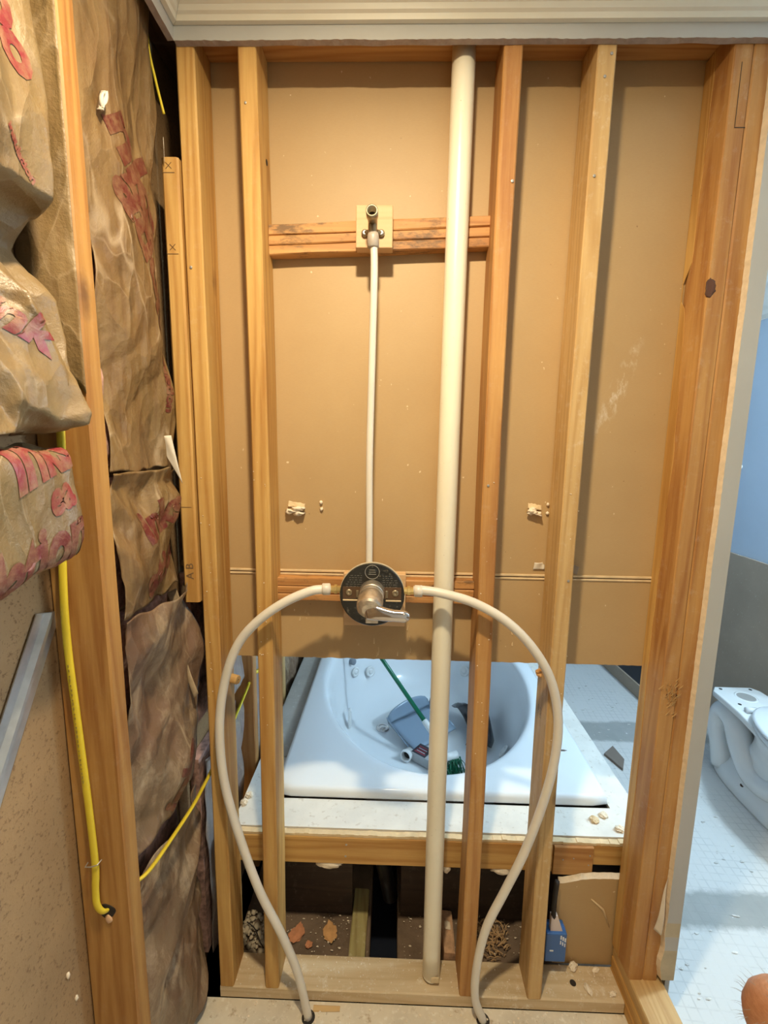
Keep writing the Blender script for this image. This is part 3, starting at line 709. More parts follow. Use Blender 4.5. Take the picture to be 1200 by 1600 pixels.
# mixing valve
VX, VZ = 0.4105, 1.1815
mv = thing('shower_valve', 'round black shower valve cover with chrome lever handle', 'valve', (VX, 0.0, VZ))
bm = B(); lathe(bm, [(0.070, 0.0), (0.0752, 0.0), (0.0752, 0.004), (0.0738, 0.0055), (0.073, 0.0058), (0.02, 0.0058)], (VX, -0.0145, VZ), (0, -1, 0), 64)
obj('cover_plate', bm, M_COVER, mv)
bm = B(); lathe(bm, [(0.066, 0.0), (0.0765, 0.0), (0.0765, 0.006), (0.072, 0.006)], (VX, -0.0075, VZ), (0, -1, 0), 64)
obj('mounting_ring', bm, plain('cream_ring', (0.55, 0.47, 0.34, 1), 0.5, 0.2, 30), mv, label='cream ring behind the black cover')
bm = B(); tube(bm, [(VX+0.0165*math.cos(a*PI/12), -0.0206, VZ+0.0555+0.0165*math.sin(a*PI/12)) for a in range(-2, 28)][:27], 0.0006, 6)
for k in range(3): box(bm, VX-0.009+k*0.001, VX+0.009-k*0.001, -0.0208, -0.0202, VZ+0.050+k*0.005, VZ+0.0508+k*0.005)
obj('printed_emblem', bm, plain('pale_print', (0.34, 0.31, 0.25, 1), 0.5), mv, label='pale ring emblem')
bm = B()
random.seed(21)
for s_ in (-1, 1):
    for k in range(7):
        z = VZ+0.046-0.0052*k; x = VX+s_*0.024
        while abs(x-VX) < 0.048+0.0022*k:
            L = random.uniform(0.002, 0.007); box(bm, min(x, x+s_*L), max(x, x+s_*L), -0.0206, -0.0202, z, z+0.0011); x += s_*(L+random.uniform(0.0015, 0.004))
obj('fine_print', bm, plain('grey_print', (0.14, 0.125, 0.10, 1), 0.6), mv, kind='stuff', label='rows of tiny unreadable grey print')
for s_ in (-1, 1):
    bm = B(); box(bm, VX+s_*0.048-0.020, VX+s_*0.048+0.020, -0.0211, -0.0202, VZ-0.009, VZ+0.020)
    w_ = obj('window_slot', bm, plain('slot_shadow', (0.09, 0.045, 0.018, 1), 0.6), mv, label='dark slot in the cover')
    bm = B(); lathe(bm, [(0.008, 0), (0.0075, 0.0015), (0.003, 0.0025), (0.002, 0.0012)], (VX+s_*0.054, -0.0208, VZ+0.006), (0, -1, 0), 20); obj('screw', bm, M_BRONZE, w_, True, label='dull brass screw')
    bm = B(); box(bm, VX+s_*0.034-0.003, VX+s_*0.034+0.003, -0.023, -0.021, VZ-0.006, VZ+0.012); o = obj('bracket', bm, M_BRONZE, w_); bevel(o, 0.001)
    bm = B(); box(bm, VX+s_*0.050-0.018, VX+s_*0.050+0.018, -0.0225, -0.0203, VZ-0.0145, VZ-0.0105); o = obj('white_bar', bm, M_TAPE, mv, label='cream bar under the slot'); bevel(o, 0.001)
    bm = B(); lathe(bm, [(0.0042, 0), (0.0042, 0.0012)], (VX+s_*0.0205, -0.0202, VZ+0.0285), (0, -1, 0), 14); obj('screw_hole', bm, M_DARK, mv)
bm = B(); box(bm, VX-0.015, VX+0.015, -0.024, -0.0203, VZ-0.068, VZ-0.045); o = obj('lower_tab', bm, M_CHROME_DULL, mv); bevel(o, 0.003)
bm = B(); lathe(bm, [(0.0285, 0.0), (0.0290, 0.002), (0.0282, 0.026), (0.0270, 0.0275), (0.0262, 0.028), (0.0262, 0.031), (0.0278, 0.0315), (0.0278, 0.035), (0.024, 0.036)], (VX+0.0005, -0.020, VZ+0.009), (-0.02, -1, -0.06), 72); obj('sleeve', bm, M_CHROME_DULL, mv)
# lever: slanted hub that swells into a long flattened paddle towards the right
bm = B(); lathe(bm, [(0.0255, 0.0), (0.0275, 0.002), (0.0290, 0.014), (0.0292, 0.030), (0.0280, 0.037), (0.0245, 0.0415), (0.016, 0.044), (0.004, 0.0448)], (VX-0.001, -0.0535, VZ+0.006), (-0.03, -1, -0.36), 72)
hb = obj('handle_hub', bm, M_CHROME_DULL, mv)
rings = []
path = catmull([(VX-0.016, -0.080, VZ-0.010), (VX+0.010, -0.089, VZ-0.014), (VX+0.040, -0.095, VZ-0.0175), (VX+0.068, -0.099, VZ-0.0185), (VX+0.087, -0.101, VZ-0.019)], 12)
for i, p in enumerate(path):
    t = i/(len(path)-1); hh = 0.0250-0.0115*min(1, t*1.7)**0.7; dd = 0.014-0.005*t
    if t > 0.78: s_ = math.sqrt(max(0.01, 1-((t-0.78)/0.22)**2)); hh *= s_; dd *= s_
    if t < 0.1: s_ = math.sqrt(max(0.05, 1-((0.1-t)/0.1)**2)); hh *= s_; dd *= s_
    rings.append([Vector((p.x, p.y+dd*math.cos(2*PI*k/20), p.z+hh*math.sin(2*PI*k/20))) for k in range(20)])
bm = B(); loft(bm, rings); obj('lever', bm, M_CHROME, mv, True, label='polished chrome lever')
# brass inlets either side
for s_ in (-1, 1):
    bm = B(); lathe(bm, [(0.0085, 0), (0.0085, 0.010), (0.0115, 0.0105), (0.0115, 0.017), (0.0085, 0.0175), (0.0085, 0.026)], (VX+s_*0.072, -0.010, VZ+0.0095), (s_, 0, 0), 8)
    obj('brass_inlet', bm, M_BRASS, mv)
hL = [(0.3125, -0.011, 1.191), (0.298, -0.0135, 1.191), (0.264, -0.020, 1.187), (0.203, -0.030, 1.160), (0.140, -0.033, 1.112), (0.092, -0.032, 1.050), (0.058, -0.030, 0.953), (0.042, -0.030, 0.835), (0.048, -0.030, 0.696), (0.078, -0.030, 0.553), (0.127, -0.030, 0.386), (0.183, -0.030, 0.253), (0.224, -0.031, 0.134), (0.252, -0.036, 0.0)]
hR = [(0.5085, -0.011, 1.192), (0.526, -0.0135, 1.194), (0.571, -0.020, 1.190), (0.645, -0.029, 1.172), (0.720, -0.032, 1.131), (0.783, -0.032, 1.070), (0.832, -0.030, 0.991), (0.857, -0.030, 0.894), (0.858, -0.030, 0.793), (0.839, -0.030, 0.672), (0.801, -0.030, 0.527), (0.759, -0.030, 0.413), (0.716, -0.030, 0.297), (0.697, -0.030, 0.177), (0.697, -0.030, 0.076), (0.722, -0.026, 0.0)]
for pts, s_, lb in ((hL, -1, 'white plastic hose looping left from the valve down to the floor'), (hR, 1, 'white plastic hose looping right from the valve down to the floor')):
    t_ = thing('water_hose', lb, 'hose', pts[-1], 'water hoses from the valve')
    bm = B(); tube(bm, catmull(pts, 10), 0.0108, 18); obj('tube', bm, M_PEX, t_, True)
    bm = B(); x = VX+s_*0.098; lathe(bm, [(0.0115, 0), (0.0138, 0.002), (0.0138, 0.018), (0.0118, 0.020)], (x, -0.012, VZ+0.010), (s_, -0.1, 0.0), 22); obj('clamp_ring', bm, M_RING, t_, True, label='clear plastic ring')
    bm = B(); lathe(bm, [(0.0185, -0.001), (0.017, 0.0012), (0.012, 0.0016)], (pts[-1][0], pts[-1][1], 0.0), (0, 0, 1), 20); obj('floor_collar', bm, M_DARK, t_, label='dark ragged hole edge at the floor')

# ------------------------------------------------------------------ torn holes in the back sheet
random.seed(5)
def anchor(x, z, w, h, seed, label):
    t_ = thing('torn_wallboard', label, 'torn wallboard', (x, 0.0893, z))
    bm = B()   # folded paper flap above
    grid(bm, lambda u, v: Vector((x+(u-0.5)*w*1.1, 0.0893-0.008*v*(0.6+0.4*math.sin(u*7+seed))-0.001, z+h*0.45-0.35*h*v+0.3*h*(0.5-u)*0.5+0.003*noise.noise(Vector((u*5, v*4, seed))))), 14, 6)
    o = obj('paper_flap', bm, M_TAPE, t_, True, label='tan paper flap'); solid(o, 0.0008)
    bm = B()
    for k in range(7):
        lump(bm, (x+random.uniform(-.42, .42)*w, 0.083-random.random()*0.006, z+random.uniform(-0.3, 0.12)*h), random.uniform(0.16, 0.30)*w, seed+k, (1.2, 0.7, 0.6), 2, 0.7)
    obj('plaster_core', bm, M_PLASTER, t_, True, label='crumbly white plaster')
    bm = B()
    grid(bm, lambda u, v: Vector((x+(u-0.5)*w*(1.15-0.2*v), 0.088-0.016*math.sin(v*PI*0.5)+0.003*noise.noise(Vector((u*6, v*6, seed+3))), z-0.12*h-0.05*h*v-0.25*h*(u-0.4))), 14, 8)
    o = obj('lower_lip', bm, M_LIGHTTORN, t_, True); solid(o, 0.001)
anchor(0.214, 1.366, 0.038, 0.036, 3, 'crumbling plaster blow-out beside the second stud from the left')
anchor(0.806, 1.372, 0.030, 0.036, 11, 'crumbling plaster blow-out left of the stud behind the right hose')
k_ = 0
for x, z, r, lb in ((0.2755, 1.383, 0.0045, 'upper white plaster nub right of the left blow-out'), (0.2765, 1.3665, 0.0042, 'lower white plaster nub with a pit, right of the left blow-out'), (0.838, 1.388, 0.0038, 'upper of two plaster nubs against the pale stud'), (0.838, 1.366, 0.0038, 'lower of two plaster nubs against the pale stud')):
    bm = B(); lump(bm, (x, 0.0865, z), r, 20+k_, (1, 0.9, 1.1), 2, 0.5); k_ += 1
    tag(obj('plaster_nub', bm, M_PLASTER, None, True), lb, 'plaster', 'plaster nubs on the brown panel')
bm = B(); grid(bm, lambda u, v: Vector((0.812+0.028*u+0.002*v, 0.0862-0.005*math.sin(u*5)*v, 1.222+0.018*v)), 10, 6)
o = tag(obj('tape_scrap', bm, M_LIGHTTORN, None, True), 'pale scrap of joint tape peeling at the panel seam left of the pale stud', 'tape', 'joint tape scraps'); solid(o, 0.001)
bm = B(); grid(bm, lambda u, v: Vector((0.900+0.022*u, 0.0862-0.010*u*v, 1.219+0.022*v-0.008*u)), 8, 6)
o = tag(obj('tape_scrap', bm, plain('grey_tape', (0.36, 0.29, 0.22, 1), 0.8), None, True), 'dark curled tape scrap at the panel seam right of the pale stud', 'tape', 'joint tape scraps'); solid(o, 0.001)

bm = B(); random.seed(44)
for x, z, h in ((0.412, 1.020, 0.016), (0.424, 0.992, 0.022), (0.421, 0.982, 0.012), (0.500, 1.058, 0.014), (0.505, 1.030, 0.010), (0.507, 0.996, 0.014), (0.474, 0.985, 0.010), (0.232, 1.098, 0.010), (0.240, 1.090, 0.007), (0.218, 1.076, 0.009), (0.372, 1.010, 0.006), (0.770, 1.08, 0.007), (0.768, 1.05, 0.008), (0.772, 1.02, 0.009)):
    tube(bm, [(x, 0.0892, z+h/2), (x+random.uniform(-.001, .001), 0.0888, z), (x+random.uniform(-.002, .002), 0.0890, z-h/2)], lambda t: 0.0006+0.0012*t, 6)
tag(obj('plaster_drips', bm, M_TAPE), 'thin pale plaster drips dried on the brown panel below the valve', 'plaster', kind='stuff')
for x_, y_, z_, lb in ((-0.0985, -0.385, 0.60, 'upper white crumb stuck on the fibreboard beside the left stud'), (-0.0985, -0.372, 0.535, 'lower white crumb stuck on the fibreboard near the floor')):
    bm = B(); lump(bm, (x_, y_, z_), 0.004, int(z_*100), (0.7, 0.8, 1.4), 2, 0.6)
    tag(obj('plaster_crumb', bm, M_PLASTER, None, True), lb, 'plaster', 'crumbs on the fibreboard')
# wooden plugs
bm = B(); g_ = [(0.846-0.014*math.cos(a*PI/11), 0.062+0.004*math.sin(a*3), 0.957+0.0085*math.sin(a*PI/11)) for a in range(0, 22)]
tube(bm, g_+[g_[0]], lambda t: 0.0048+0.001*math.sin(t*31), 8)
tag(obj('wood_shaving_ring', bm, wood((0.62, 0.34, 0.11, 1), (0.42, 0.19, 0.05, 1), 'X', 0.2, 0)), 'curled ring of wood hanging off the pale stud at the panel cut', 'wood scrap')
bm = B(); lathe(bm, [(0.011, 0), (0.012, 0.004), (0.012, 0.020), (0.010, 0.024), (0.0035, 0.0242), (0.003, 0.010)], (0.0385, 0.066, 0.917), (1, -0.35, 0), 18)
for v in bm.verts: v.co += Vector((0, 0, 0.002*noise.noise(v.co*160)))
tag(obj('wood_plug', bm, wood((0.62, 0.40, 0.16, 1), (0.42, 0.24, 0.08, 1), 'X', 0.3, 0)), 'short knobbly wood plug with a hole, sticking out of the corner stud', 'wood scrap')

# ------------------------------------------------------------------ insulation
def folds(seed, k=9, fmin=7, fmax=24):
    """creased paper: triangle-wave folds in several directions, gated so that they fade in and out"""
    R = random.Random(seed); L = []
    for i in range(k):
        a = R.uniform(-1.1, 1.1)+(PI if R.random() < .5 else 0); f = R.uniform(fmin, fmax)
        L.append((math.cos(a)*f, math.sin(a)*f, R.uniform(0, 9), R.uniform(0.6, 1.0)*(fmin/f)**0.8, R.uniform(0, 99)))
    def h(y, z):
        s = 0
        wx = 0.07*noise.noise(Vector((y*4, z*4, seed))); wz = 0.07*noise.noise(Vector((y*4, z*4, seed+9)))
        for ax, az_, ph, am, off in L:
            p = ((y+wx)*ax+(z+wz)*az_)*0.5+ph; tri = abs((p % 2)-1)
            gate = max(0, 0.25+1.6*noise.noise(Vector((y*3.5+off, z*3.5, off))))
            s += am*gate*(tri-0.5)
        return s
    return h
def kraft(name, parent, F, ny, nz, mat, th=0.0012):
    bm = B(); grid(bm, F, ny, nz); o = obj(name, bm, mat, parent, True); solid(o, th, 0.0); return o
def print_on(parent, F, items, mat, nm='printed_lettering', label='red printed lettering', off=(1, 0, 0)):
    """items: (text, size, u, v, angle, du, dv) - lettering laid on the paper surface F(u,v); du/dv = metres per unit u / v"""
    for body, size, uc, vc, ang, du, dv in items:
        bt = text_bm(body, size, size*0.045, 0.98, 0.008)
        dead = []
        for v in bt.verts:
            a = v.co.x*math.cos(ang)-v.co.y*math.sin(ang); b = v.co.x*math.sin(ang)+v.co.y*math.cos(ang)
            u = uc+a/du; w = vc+b/dv
            if u > 0.985 or w > 0.995 or w < 0.005: dead.append(v)
            u = min(u, 0.985); w = min(max(w, 0.005), 0.995)
            p = F(u, w); e = 0.002
            n_ = (F(u+e, w)-p).cross(F(u, w+e)-p)
            n_ = n_.normalized() if n_.length > 1e-12 else Vector((1, 0, 0))
            if n_.dot(Vector(off)) < 0: n_ = -n_
            v.co = p+n_*0.0016
        bmesh.ops.delete(bt, geom=dead, context='VERTS')
        obj(nm, bt, mat, parent, True, label=label)
def fibre(parent, x0, x1, y0, y1, z0, z1, seed):
    bm = B(); ny, nz = 16, max(10, int((z1-z0)/0.03))
    grid(bm, lambda u, v: Vector((x1+0.012*noise.noise(Vector((u*9, v*30, seed)))+0.007*noise.noise(Vector((u*30, v*90, seed))) - 0.03*(abs(u-.5)*2)**6, y0+(y1-y0)*u, z0+(z1-z0)*v)), ny, nz)
    es = [e for e in bm.edges if e.is_boundary]
    r = bmesh.ops.extrude_edge_only(bm, edges=es)
    for v in r['geom']:
        if isinstance(v, bmesh.types.BMVert): v.co.x = x0
    return obj('fibreglass', bm, M_PINKF, parent, True, label='pink fibreglass filling')

def bay_sheet(y0, y1, z0, z1, seed, amp, bulge, x=-0.03, topcurl=0.0, botcurl=0.0, edge=0.012):
    h = folds(seed); h2 = folds(seed+50, 5, 25, 60)
    def F(u, v):
        ww = 0.006*noise.noise(Vector((v*7, seed, 1)))
        ya = y0(z0+(z1-z0)*v) if callable(y0) else y0
        y = ya+(y1-ya)*u+2.2*ww*(1 if u > 0.5 else -1)*abs(u-0.5)*2; z = z0+(z1-z0)*v+edge*noise.noise(Vector((u*5, seed, v)))*(4*abs(v-0.5)**2)
        xx = x+bulge*math.sin(PI*min(1, max(0, u)))**0.8*(0.75+0.35*noise.noise(Vector((v*4, seed, 0))))+amp*h(y, z)+amp*0.35*h2(y, z)
        xx += topcurl*max(0, v-0.9)*10*(0.7+0.5*math.sin(u*9+seed))+botcurl*max(0, 0.1-v)*10*(0.7+0.5*math.sin(u*8+seed))
        return Vector((max(-0.097, min(xx, 0.03)), y, z))
    return F
GI = 'insulation batts in the left wall'
def batt(label, args, mat, prints=(), pm=None, fib=(-0.097, -0.062), ny=70, nz=None, kw={}):
    y0, y1, z0, z1 = args[:4]
    if callable(y0): y0 = -0.272
    t_ = thing('insulation_batt', label, 'insulation', (-0.06, (y0+y1)/2, z0), GI)
    F = bay_sheet(*args, **kw)
    kraft('kraft_facing', t_, F, ny, nz or int(ny*(z1-z0)/(y1-y0)*0.7), mat)
    fibre(t_, fib[0], fib[1], -0.298 if y0 < -0.1 else y0, y1-0.004, z0+0.01, z1-0.01, args[4])
    if prints: print_on(t_, F, prints, pm or M_RED2)
    return t_
R90 = -PI/2
def y0_tall(z): return -0.292 if z > 2.06 else (-0.292+0.052*min(1, (2.06-z)/0.22)+0.008*math.sin(z*21))
batt('tall brown paper insulation batt between left wall stud and corner, printed red near its top', (y0_tall, -0.022, 1.474, 2.39, 3, 0.030, 0.022, -0.046), M_KRAFT,
     [('nks', 0.140, 0.66, 0.590, -0.90, 0.25, 0.916), ('ation', 0.130, 0.70, 0.445, -1.0, 0.25, 0.916), ('insulation', 0.036, 0.86, 0.20, R90-0.1, 0.25, 0.916)], ny=90, nz=240, fib=(-0.097, -0.060))
batt('short crumpled insulation batt below the tall one, red printed, between stud and corner nailer', (-0.250, -0.015, 1.202, 1.472, 8, 0.045, 0.026, -0.046), M_KRAFT,
     [('inks', 0.090, 0.60, 0.64, 0.32, 0.235, 0.27), ('ation', 0.090, 0.68, 0.27, 0.45, 0.235, 0.27)], kw=dict(topcurl=0.012), fib=(-0.097, -0.066))
batt('dusty torn insulation batt at middle height beside the corner stud, above the crossing cable', (-0.245, 0.028, 0.690, 1.195, 14, 0.055, 0.026, -0.052), M_KRAFT_PINK,
     [('inks', 0.10, 0.62, 0.12, 0.9, 0.29, 0.51)], kw=dict(topcurl=0.015), fib=(-0.097, -0.070))
batt('wrinkled bottom insulation batt below the crossing cable at the corner', (-0.262, 0.030, 0.04, 0.648, 21, 0.065, 0.026, -0.054), M_KRAFT_PINK, kw=dict(topcurl=0.01), fib=(-0.097, -0.080))
# torn white flap and pulled paper tongues at the batt edge
FL = [Vector((-0.0466, -0.060, 1.539)), Vector((-0.0213, -0.062, 1.542)), Vector((-0.0050, -0.056, 1.438)), Vector((-0.034, -0.060, 1.495))]
bm = B(); grid(bm, lambda u, v: FL[0].lerp(FL[1], u).lerp(FL[3].lerp(FL[2], u), v)+Vector((0.004*math.sin(v*PI)*math.sin(u*PI), -0.006*math.sin(u*PI)*(1-v), 0)), 12, 16)
o = tag(obj('torn_paper_flap', bm, M_LIGHTTORN, None, True), 'pale torn paper flap hanging beside the nailer board', 'paper', 'loose torn kraft paper'); solid(o, 0.0008)
bm = B(); grid(bm, lambda u, v: Vector((-0.078+0.022*u*(1-0.5*v)+0.050*v+0.006*math.sin(v*7), -0.012+0.004*math.sin(v*4+u*2), 1.172-0.265*v+0.012*u)), 8, 30)
o = tag(obj('torn_paper_flap', bm, plain('torn_kraft_tongue', (0.42, 0.31, 0.19, 1), 0.7, 0.2, 30), None, True), 'long pale strip of torn paper below the end of the nailer board', 'paper', 'loose torn kraft paper'); solid(o, 0.0008)
bm = B(); grid(bm, lambda u, v: Vector((-0.022+0.006*math.sin(u*9), -0.222+0.016*(u-.5)*math.sin(PI*min(1, v+.12))-0.012*v, 2.085-0.034*v+0.004*u)), 8, 10)
o = tag(obj('torn_paper_flap', bm, M_LIGHTTORN, None, True), 'small white torn patch high on the tall batt beside the left stud', 'paper', 'loose torn kraft paper'); solid(o, 0.0008)
bm = B(); grid(bm, lambda u, v: Vector((-0.02-0.01*u, -0.03+0.02*u, 2.135-0.018*v-0.02*u*v)), 6, 6)
o = tag(obj('torn_paper_flap', bm, M_LIGHTTORN, None, True), 'tiny pale scrap just above the top of the nailer board', 'paper', 'loose torn kraft paper'); solid(o, 0.0008)

# paper flange stapled on the left stud's near side
bm = B(); hF = folds(77, 5)
grid(bm, lambda u, v: Vector((-0.098+0.0865*u, -0.3395-0.002*abs(hF(u*0.1, v))-0.004*(1-u)*(1-v), 1.70+0.69*v-0.10*u*(v < 0.02))), 20, 60)
o = tag(obj('paper_flange', bm, M_KRAFT_LIGHT, None, True), 'tan paper flange lying on the near side of the left stud, upper half', 'paper'); solid(o, 0.0008, 0)

# hanging batt at upper left
def up_prof(z):
    P = [(2.45, -0.035), (2.25, -0.024), (2.08, -0.016), (1.98, -0.006), (1.885, 0.008), (1.845, 0.006), (1.832, -0.045), (1.79, -0.070), (1.755, -0.058), (1.72, -0.030), (1.65, -0.012), (1.60, 0.004), (1.565, 0.008), (1.54, -0.004), (1.53, -0.03)]
    for (a, xa), (b, xb) in zip(P, P[1:]):
        if z >= b:
            t = (a-z)/(a-b); return xa+(xb-xa)*t
    return P[-1][1]
hu = folds(101, 10, 8, 26); hu2 = folds(131, 8, 30, 70); hu3 = folds(177, 12, 14, 40)
def FU(u, v):
    z = 1.528+(2.395-1.528)*v
    y = -0.95+0.60*u
    zz = z+0.035*noise.noise(Vector((y*7, 1, 4)))*(1.5 < z < 2.0)
    xp = up_prof(zz)
    ye = -0.350-0.55*max(0, xp+0.03)+0.008*noise.noise(Vector((z*8, 3, 3)))
    y = -0.95+(ye+0.95)*u
    z2 = z+0.034*(u-0.6)*(1-v)**4
    low = max(0, min(1, (1.83-z)/0.08))
    x = xp+(0.030+0.016*low)*hu(y, z)+0.008*hu2(y, z)+0.055*low*hu3(y, z)
    x -= 0.035*max(0, (u-0.958)/0.042)**2
    return Vector((max(-0.096, x), y+0.025*low*hu3(y+3, z), z2+0.030*low*hu3(y+5, z)))
tU = thing('insulation_batt', 'bulging hanging insulation batt at upper left with large pinkish red print', 'insulation', (-0.05, -0.50, 1.53), GI)
kraft('kraft_facing', tU, FU, 190, 240, M_KRAFT_LIGHT)
fibre(tU, -0.097, -0.078, -0.95, -0.362, 1.60, 2.39, 44)
def uvU(y, z): return ((y+0.95)/0.595, (z-1.528)/0.867)
def itU(body, size, y, z, ang): u, v = uvU(y, z); return (body, size, u, v, ang, 0.595, 0.867)
print_on(tU, FU, [itU('soo', 0.085, -0.425, 2.03, -1.15)], M_RED)
print_on(tU, FU, [itU('insulation', 0.017, -0.425, 1.872, -0.7)], M_RED, 'small_lettering')
print_on(tU, FU, [itU('ink', 0.06, -0.465, 1.665, -0.4)], M_RED)
# folded-over roll below it
hg = folds(151, 8, 9, 30)
def FG(u, v):
    a = -0.62*PI+1.30*PI*v
    end = -0.408+0.018*math.sin(PI*min(1, max(0, v)))
    y = -0.95+(end+0.95)*u
    sq = (abs(math.cos(a))**5+abs(math.sin(a))**5)**-0.2
    r = 0.047*sq+0.020*hg(y, v*0.28)+0.003*hu2(y, v*0.3)
    if u > 0.971: r *= math.sqrt(max(0.01, 1-((u-0.971)/0.029)**2))
    zc = 1.440+0.055*((y+0.408+0.26)/0.26-0.7) if y > -0.60 else 1.417
    return Vector((-0.034+r*math.cos(a)*0.95, y, zc+r*1.75*math.sin(a)-0.004))
tG = thing('insulation_batt', 'rolled end of a fallen insulation batt printed red, above the steel brace', 'insulation', (-0.03, -0.50, 1.35), GI)
kraft('kraft_facing', tG, FG, 180, 80, M_KRAFT_LIGHT)
bm = B()
grid(bm, lambda u, v: Vector((-0.040+0.040*math.cos(2*PI*v)*(1+0.12*noise.noise(Vector((u*30, math.cos(2*PI*v)*2, math.sin(2*PI*v)*2)))), -0.945+0.50*u, 1.417+0.02*max(0, u-0.6)+0.068*math.sin(2*PI*v)*(1+0.12*noise.noise(Vector((u*30, math.cos(2*PI*v)*2, math.sin(2*PI*v)*2)))))), 60, 30)
bm.faces.new([v for v in bm.verts if abs(v.co.y+0.945) < 1e-5][:30]); obj('fibreglass', bm, M_PINKF, tG, True, label='pink fibreglass filling')
def itG(body, size, y, v, ang): return (body, size, (y+0.95)/0.55, v, ang, 0.55, 0.24)
print_on(tG, FG, [itG('inks', 0.070, -0.462, 0.69, 0.10)], M_RED)
print_on(tG, FG, [itG('ea', 0.050, -0.446, 0.51, 0.12)], M_RED)
print_on(tG, FG, [itG('lation', 0.066, -0.478, 0.31, 0.14)], M_RED2)

# insulation in the tub bay of the left wall
GT = 'insulation batts behind the tub'
for (y0, y1, z0, z1, sd, lb, m) in ((0.095, 0.392, 0.76, 1.19, 61, 'grey pink insulation batt above the cable, behind the corner stud', M_KRAFT_COOLLIT),
                                (0.095, 0.392, 0.02, 0.655, 66, 'grey brown insulation batt below the cable, behind the corner stud', M_KRAFT_COOLLIT),
                                (0.436, 0.798, 0.02, 1.19, 71, 'dark crumpled insulation batt left of the white tub ledge', M_KRAFT_COOLLIT),
                                (0.842, 1.30, 0.02, 1.19, 75, 'dark insulation batt farthest back beside the tub', M_KRAFT_PINK)):
    t_ = thing('insulation_batt', lb, 'insulation', (-0.06, (y0+y1)/2, z0), GT)
    F = bay_sheet(y0, y1, z0, z1, sd, 0.03, 0.022, -0.055 if y0 < 0.2 and z0 < 0.5 else -0.040)
    kraft('kraft_facing', t_, F, 40, 60, m)
    bm = B(); box(bm, -0.097, -0.072, y0, y1, z0, z1); obj('fibreglass', bm, M_PINKF, t_, label='pink fibreglass filling')

# ------------------------------------------------------------------ cables and brace
yc = thing('yellow_cable', 'flat yellow electric cable running down the left stud and into it', 'cable', (-0.06, -0.345, 0.68))
pts = [(-0.050, -0.346, 1.62), (-0.054, -0.346, 1.50), (-0.0695, -0.3455, 1.325), (-0.0735, -0.3455, 1.206), (-0.070, -0.3445, 1.069), (-0.0645, -0.3445, 0.912), (-0.062, -0.3445, 0.785), (-0.0655, -0.345, 0.732), (-0.064, -0.346, 0.700), (-0.055, -0.342, 0.683), (-0.048, -0.325, 0.682), (-0.040, -0.30, 0.685), (-0.014, -0.270, 0.690), (-0.012, -0.17, 0.675), (-0.012, -0.075, 0.664), (-0.016, -0.01, 0.658), (-0.018, 0.045, 0.658), (-0.020, 0.14, 0.670), (-0.022, 0.26, 0.69), (-0.025, 0.38, 0.712), (-0.030, 0.42, 0.73)]
bm = B(); tube(bm, catmull(pts, 10), 0.0068, 12, flat=0.55, upv=(0, 1, 0)); obj('sheath', bm, M_YELLOW, yc, True)
bm = B()
random.seed(3)
for k in range(26):
    z = 1.16-k*0.0085; tt = (1.206-z)/(1.206-0.912); x = -0.0735+0.009*max(0, tt)-0.0008
    box(bm, x-0.001, x+0.0008*random.random()+0.0006, -0.3496, -0.3488, z, z+random.uniform(0.002, 0.006))
obj('fine_print', bm, plain('cable_print', (0.30, 0.21, 0.03, 1), 0.6), yc, kind='stuff', label='tiny grey print along the sheath')
bm = B(); tube(bm, [(-0.0775, -0.341, 0.783), (-0.0765, -0.350, 0.783), (-0.066, -0.3515, 0.785), (-0.0545, -0.350, 0.788), (-0.052, -0.341, 0.79)], 0.0011, 6)
tag(obj('cable_staple', bm, M_ZINC), 'thin wire staple holding the yellow cable to the left stud', 'staple')
bm = B(); lathe(bm, [(0.015, 0), (0.0145, 0.0008), (0.012, 0.001)], (-0.052, -0.3382, 0.680), (0, -1, 0), 20)
for v in bm.verts: v.co += Vector((0.003*noise.noise(v.co*90), 0, 0.004*noise.noise(v.co*70+Vector((5, 0, 0)))))
h_ = obj('drilled_hole', bm, M_DARK, ls, label='ragged dark hole where the cable enters')
bm = B(); lump(bm, (-0.050, -0.3385, 0.664), 0.008, 8, (0.8, 0.35, 1.2), 2); obj('splintered_wood', bm, plain('fresh_splinter', (0.62, 0.38, 0.22, 1), 0.8, 0.2, 60), ls, True, label='pale splintered wood')
bm = B(); tube(bm, catmull([(-0.045, -0.016, 2.40), (-0.046, -0.018, 2.31), (-0.038, -0.012, 2.25), (-0.026, -0.008, 2.19)], 8), 0.0026, 8, flat=0.6)
tag(obj('yellow_cable', bm, M_YELLOW, None, True), 'thin yellow cable in the dark gap high beside the corner stud', 'cable')
bm = B(); tube(bm, catmull([(-0.012, 0.434, 0.735), (0.000, 0.455, 0.74), (0.004, 0.475, 0.715), (0.0, 0.48, 0.68), (-0.01, 0.47, 0.66)], 8), 0.006, 8, flat=0.6)
tag(obj('yellow_cable', bm, M_YELLOW, None, True), 'loop of yellow cable coming out of the stud beside the tub', 'cable')
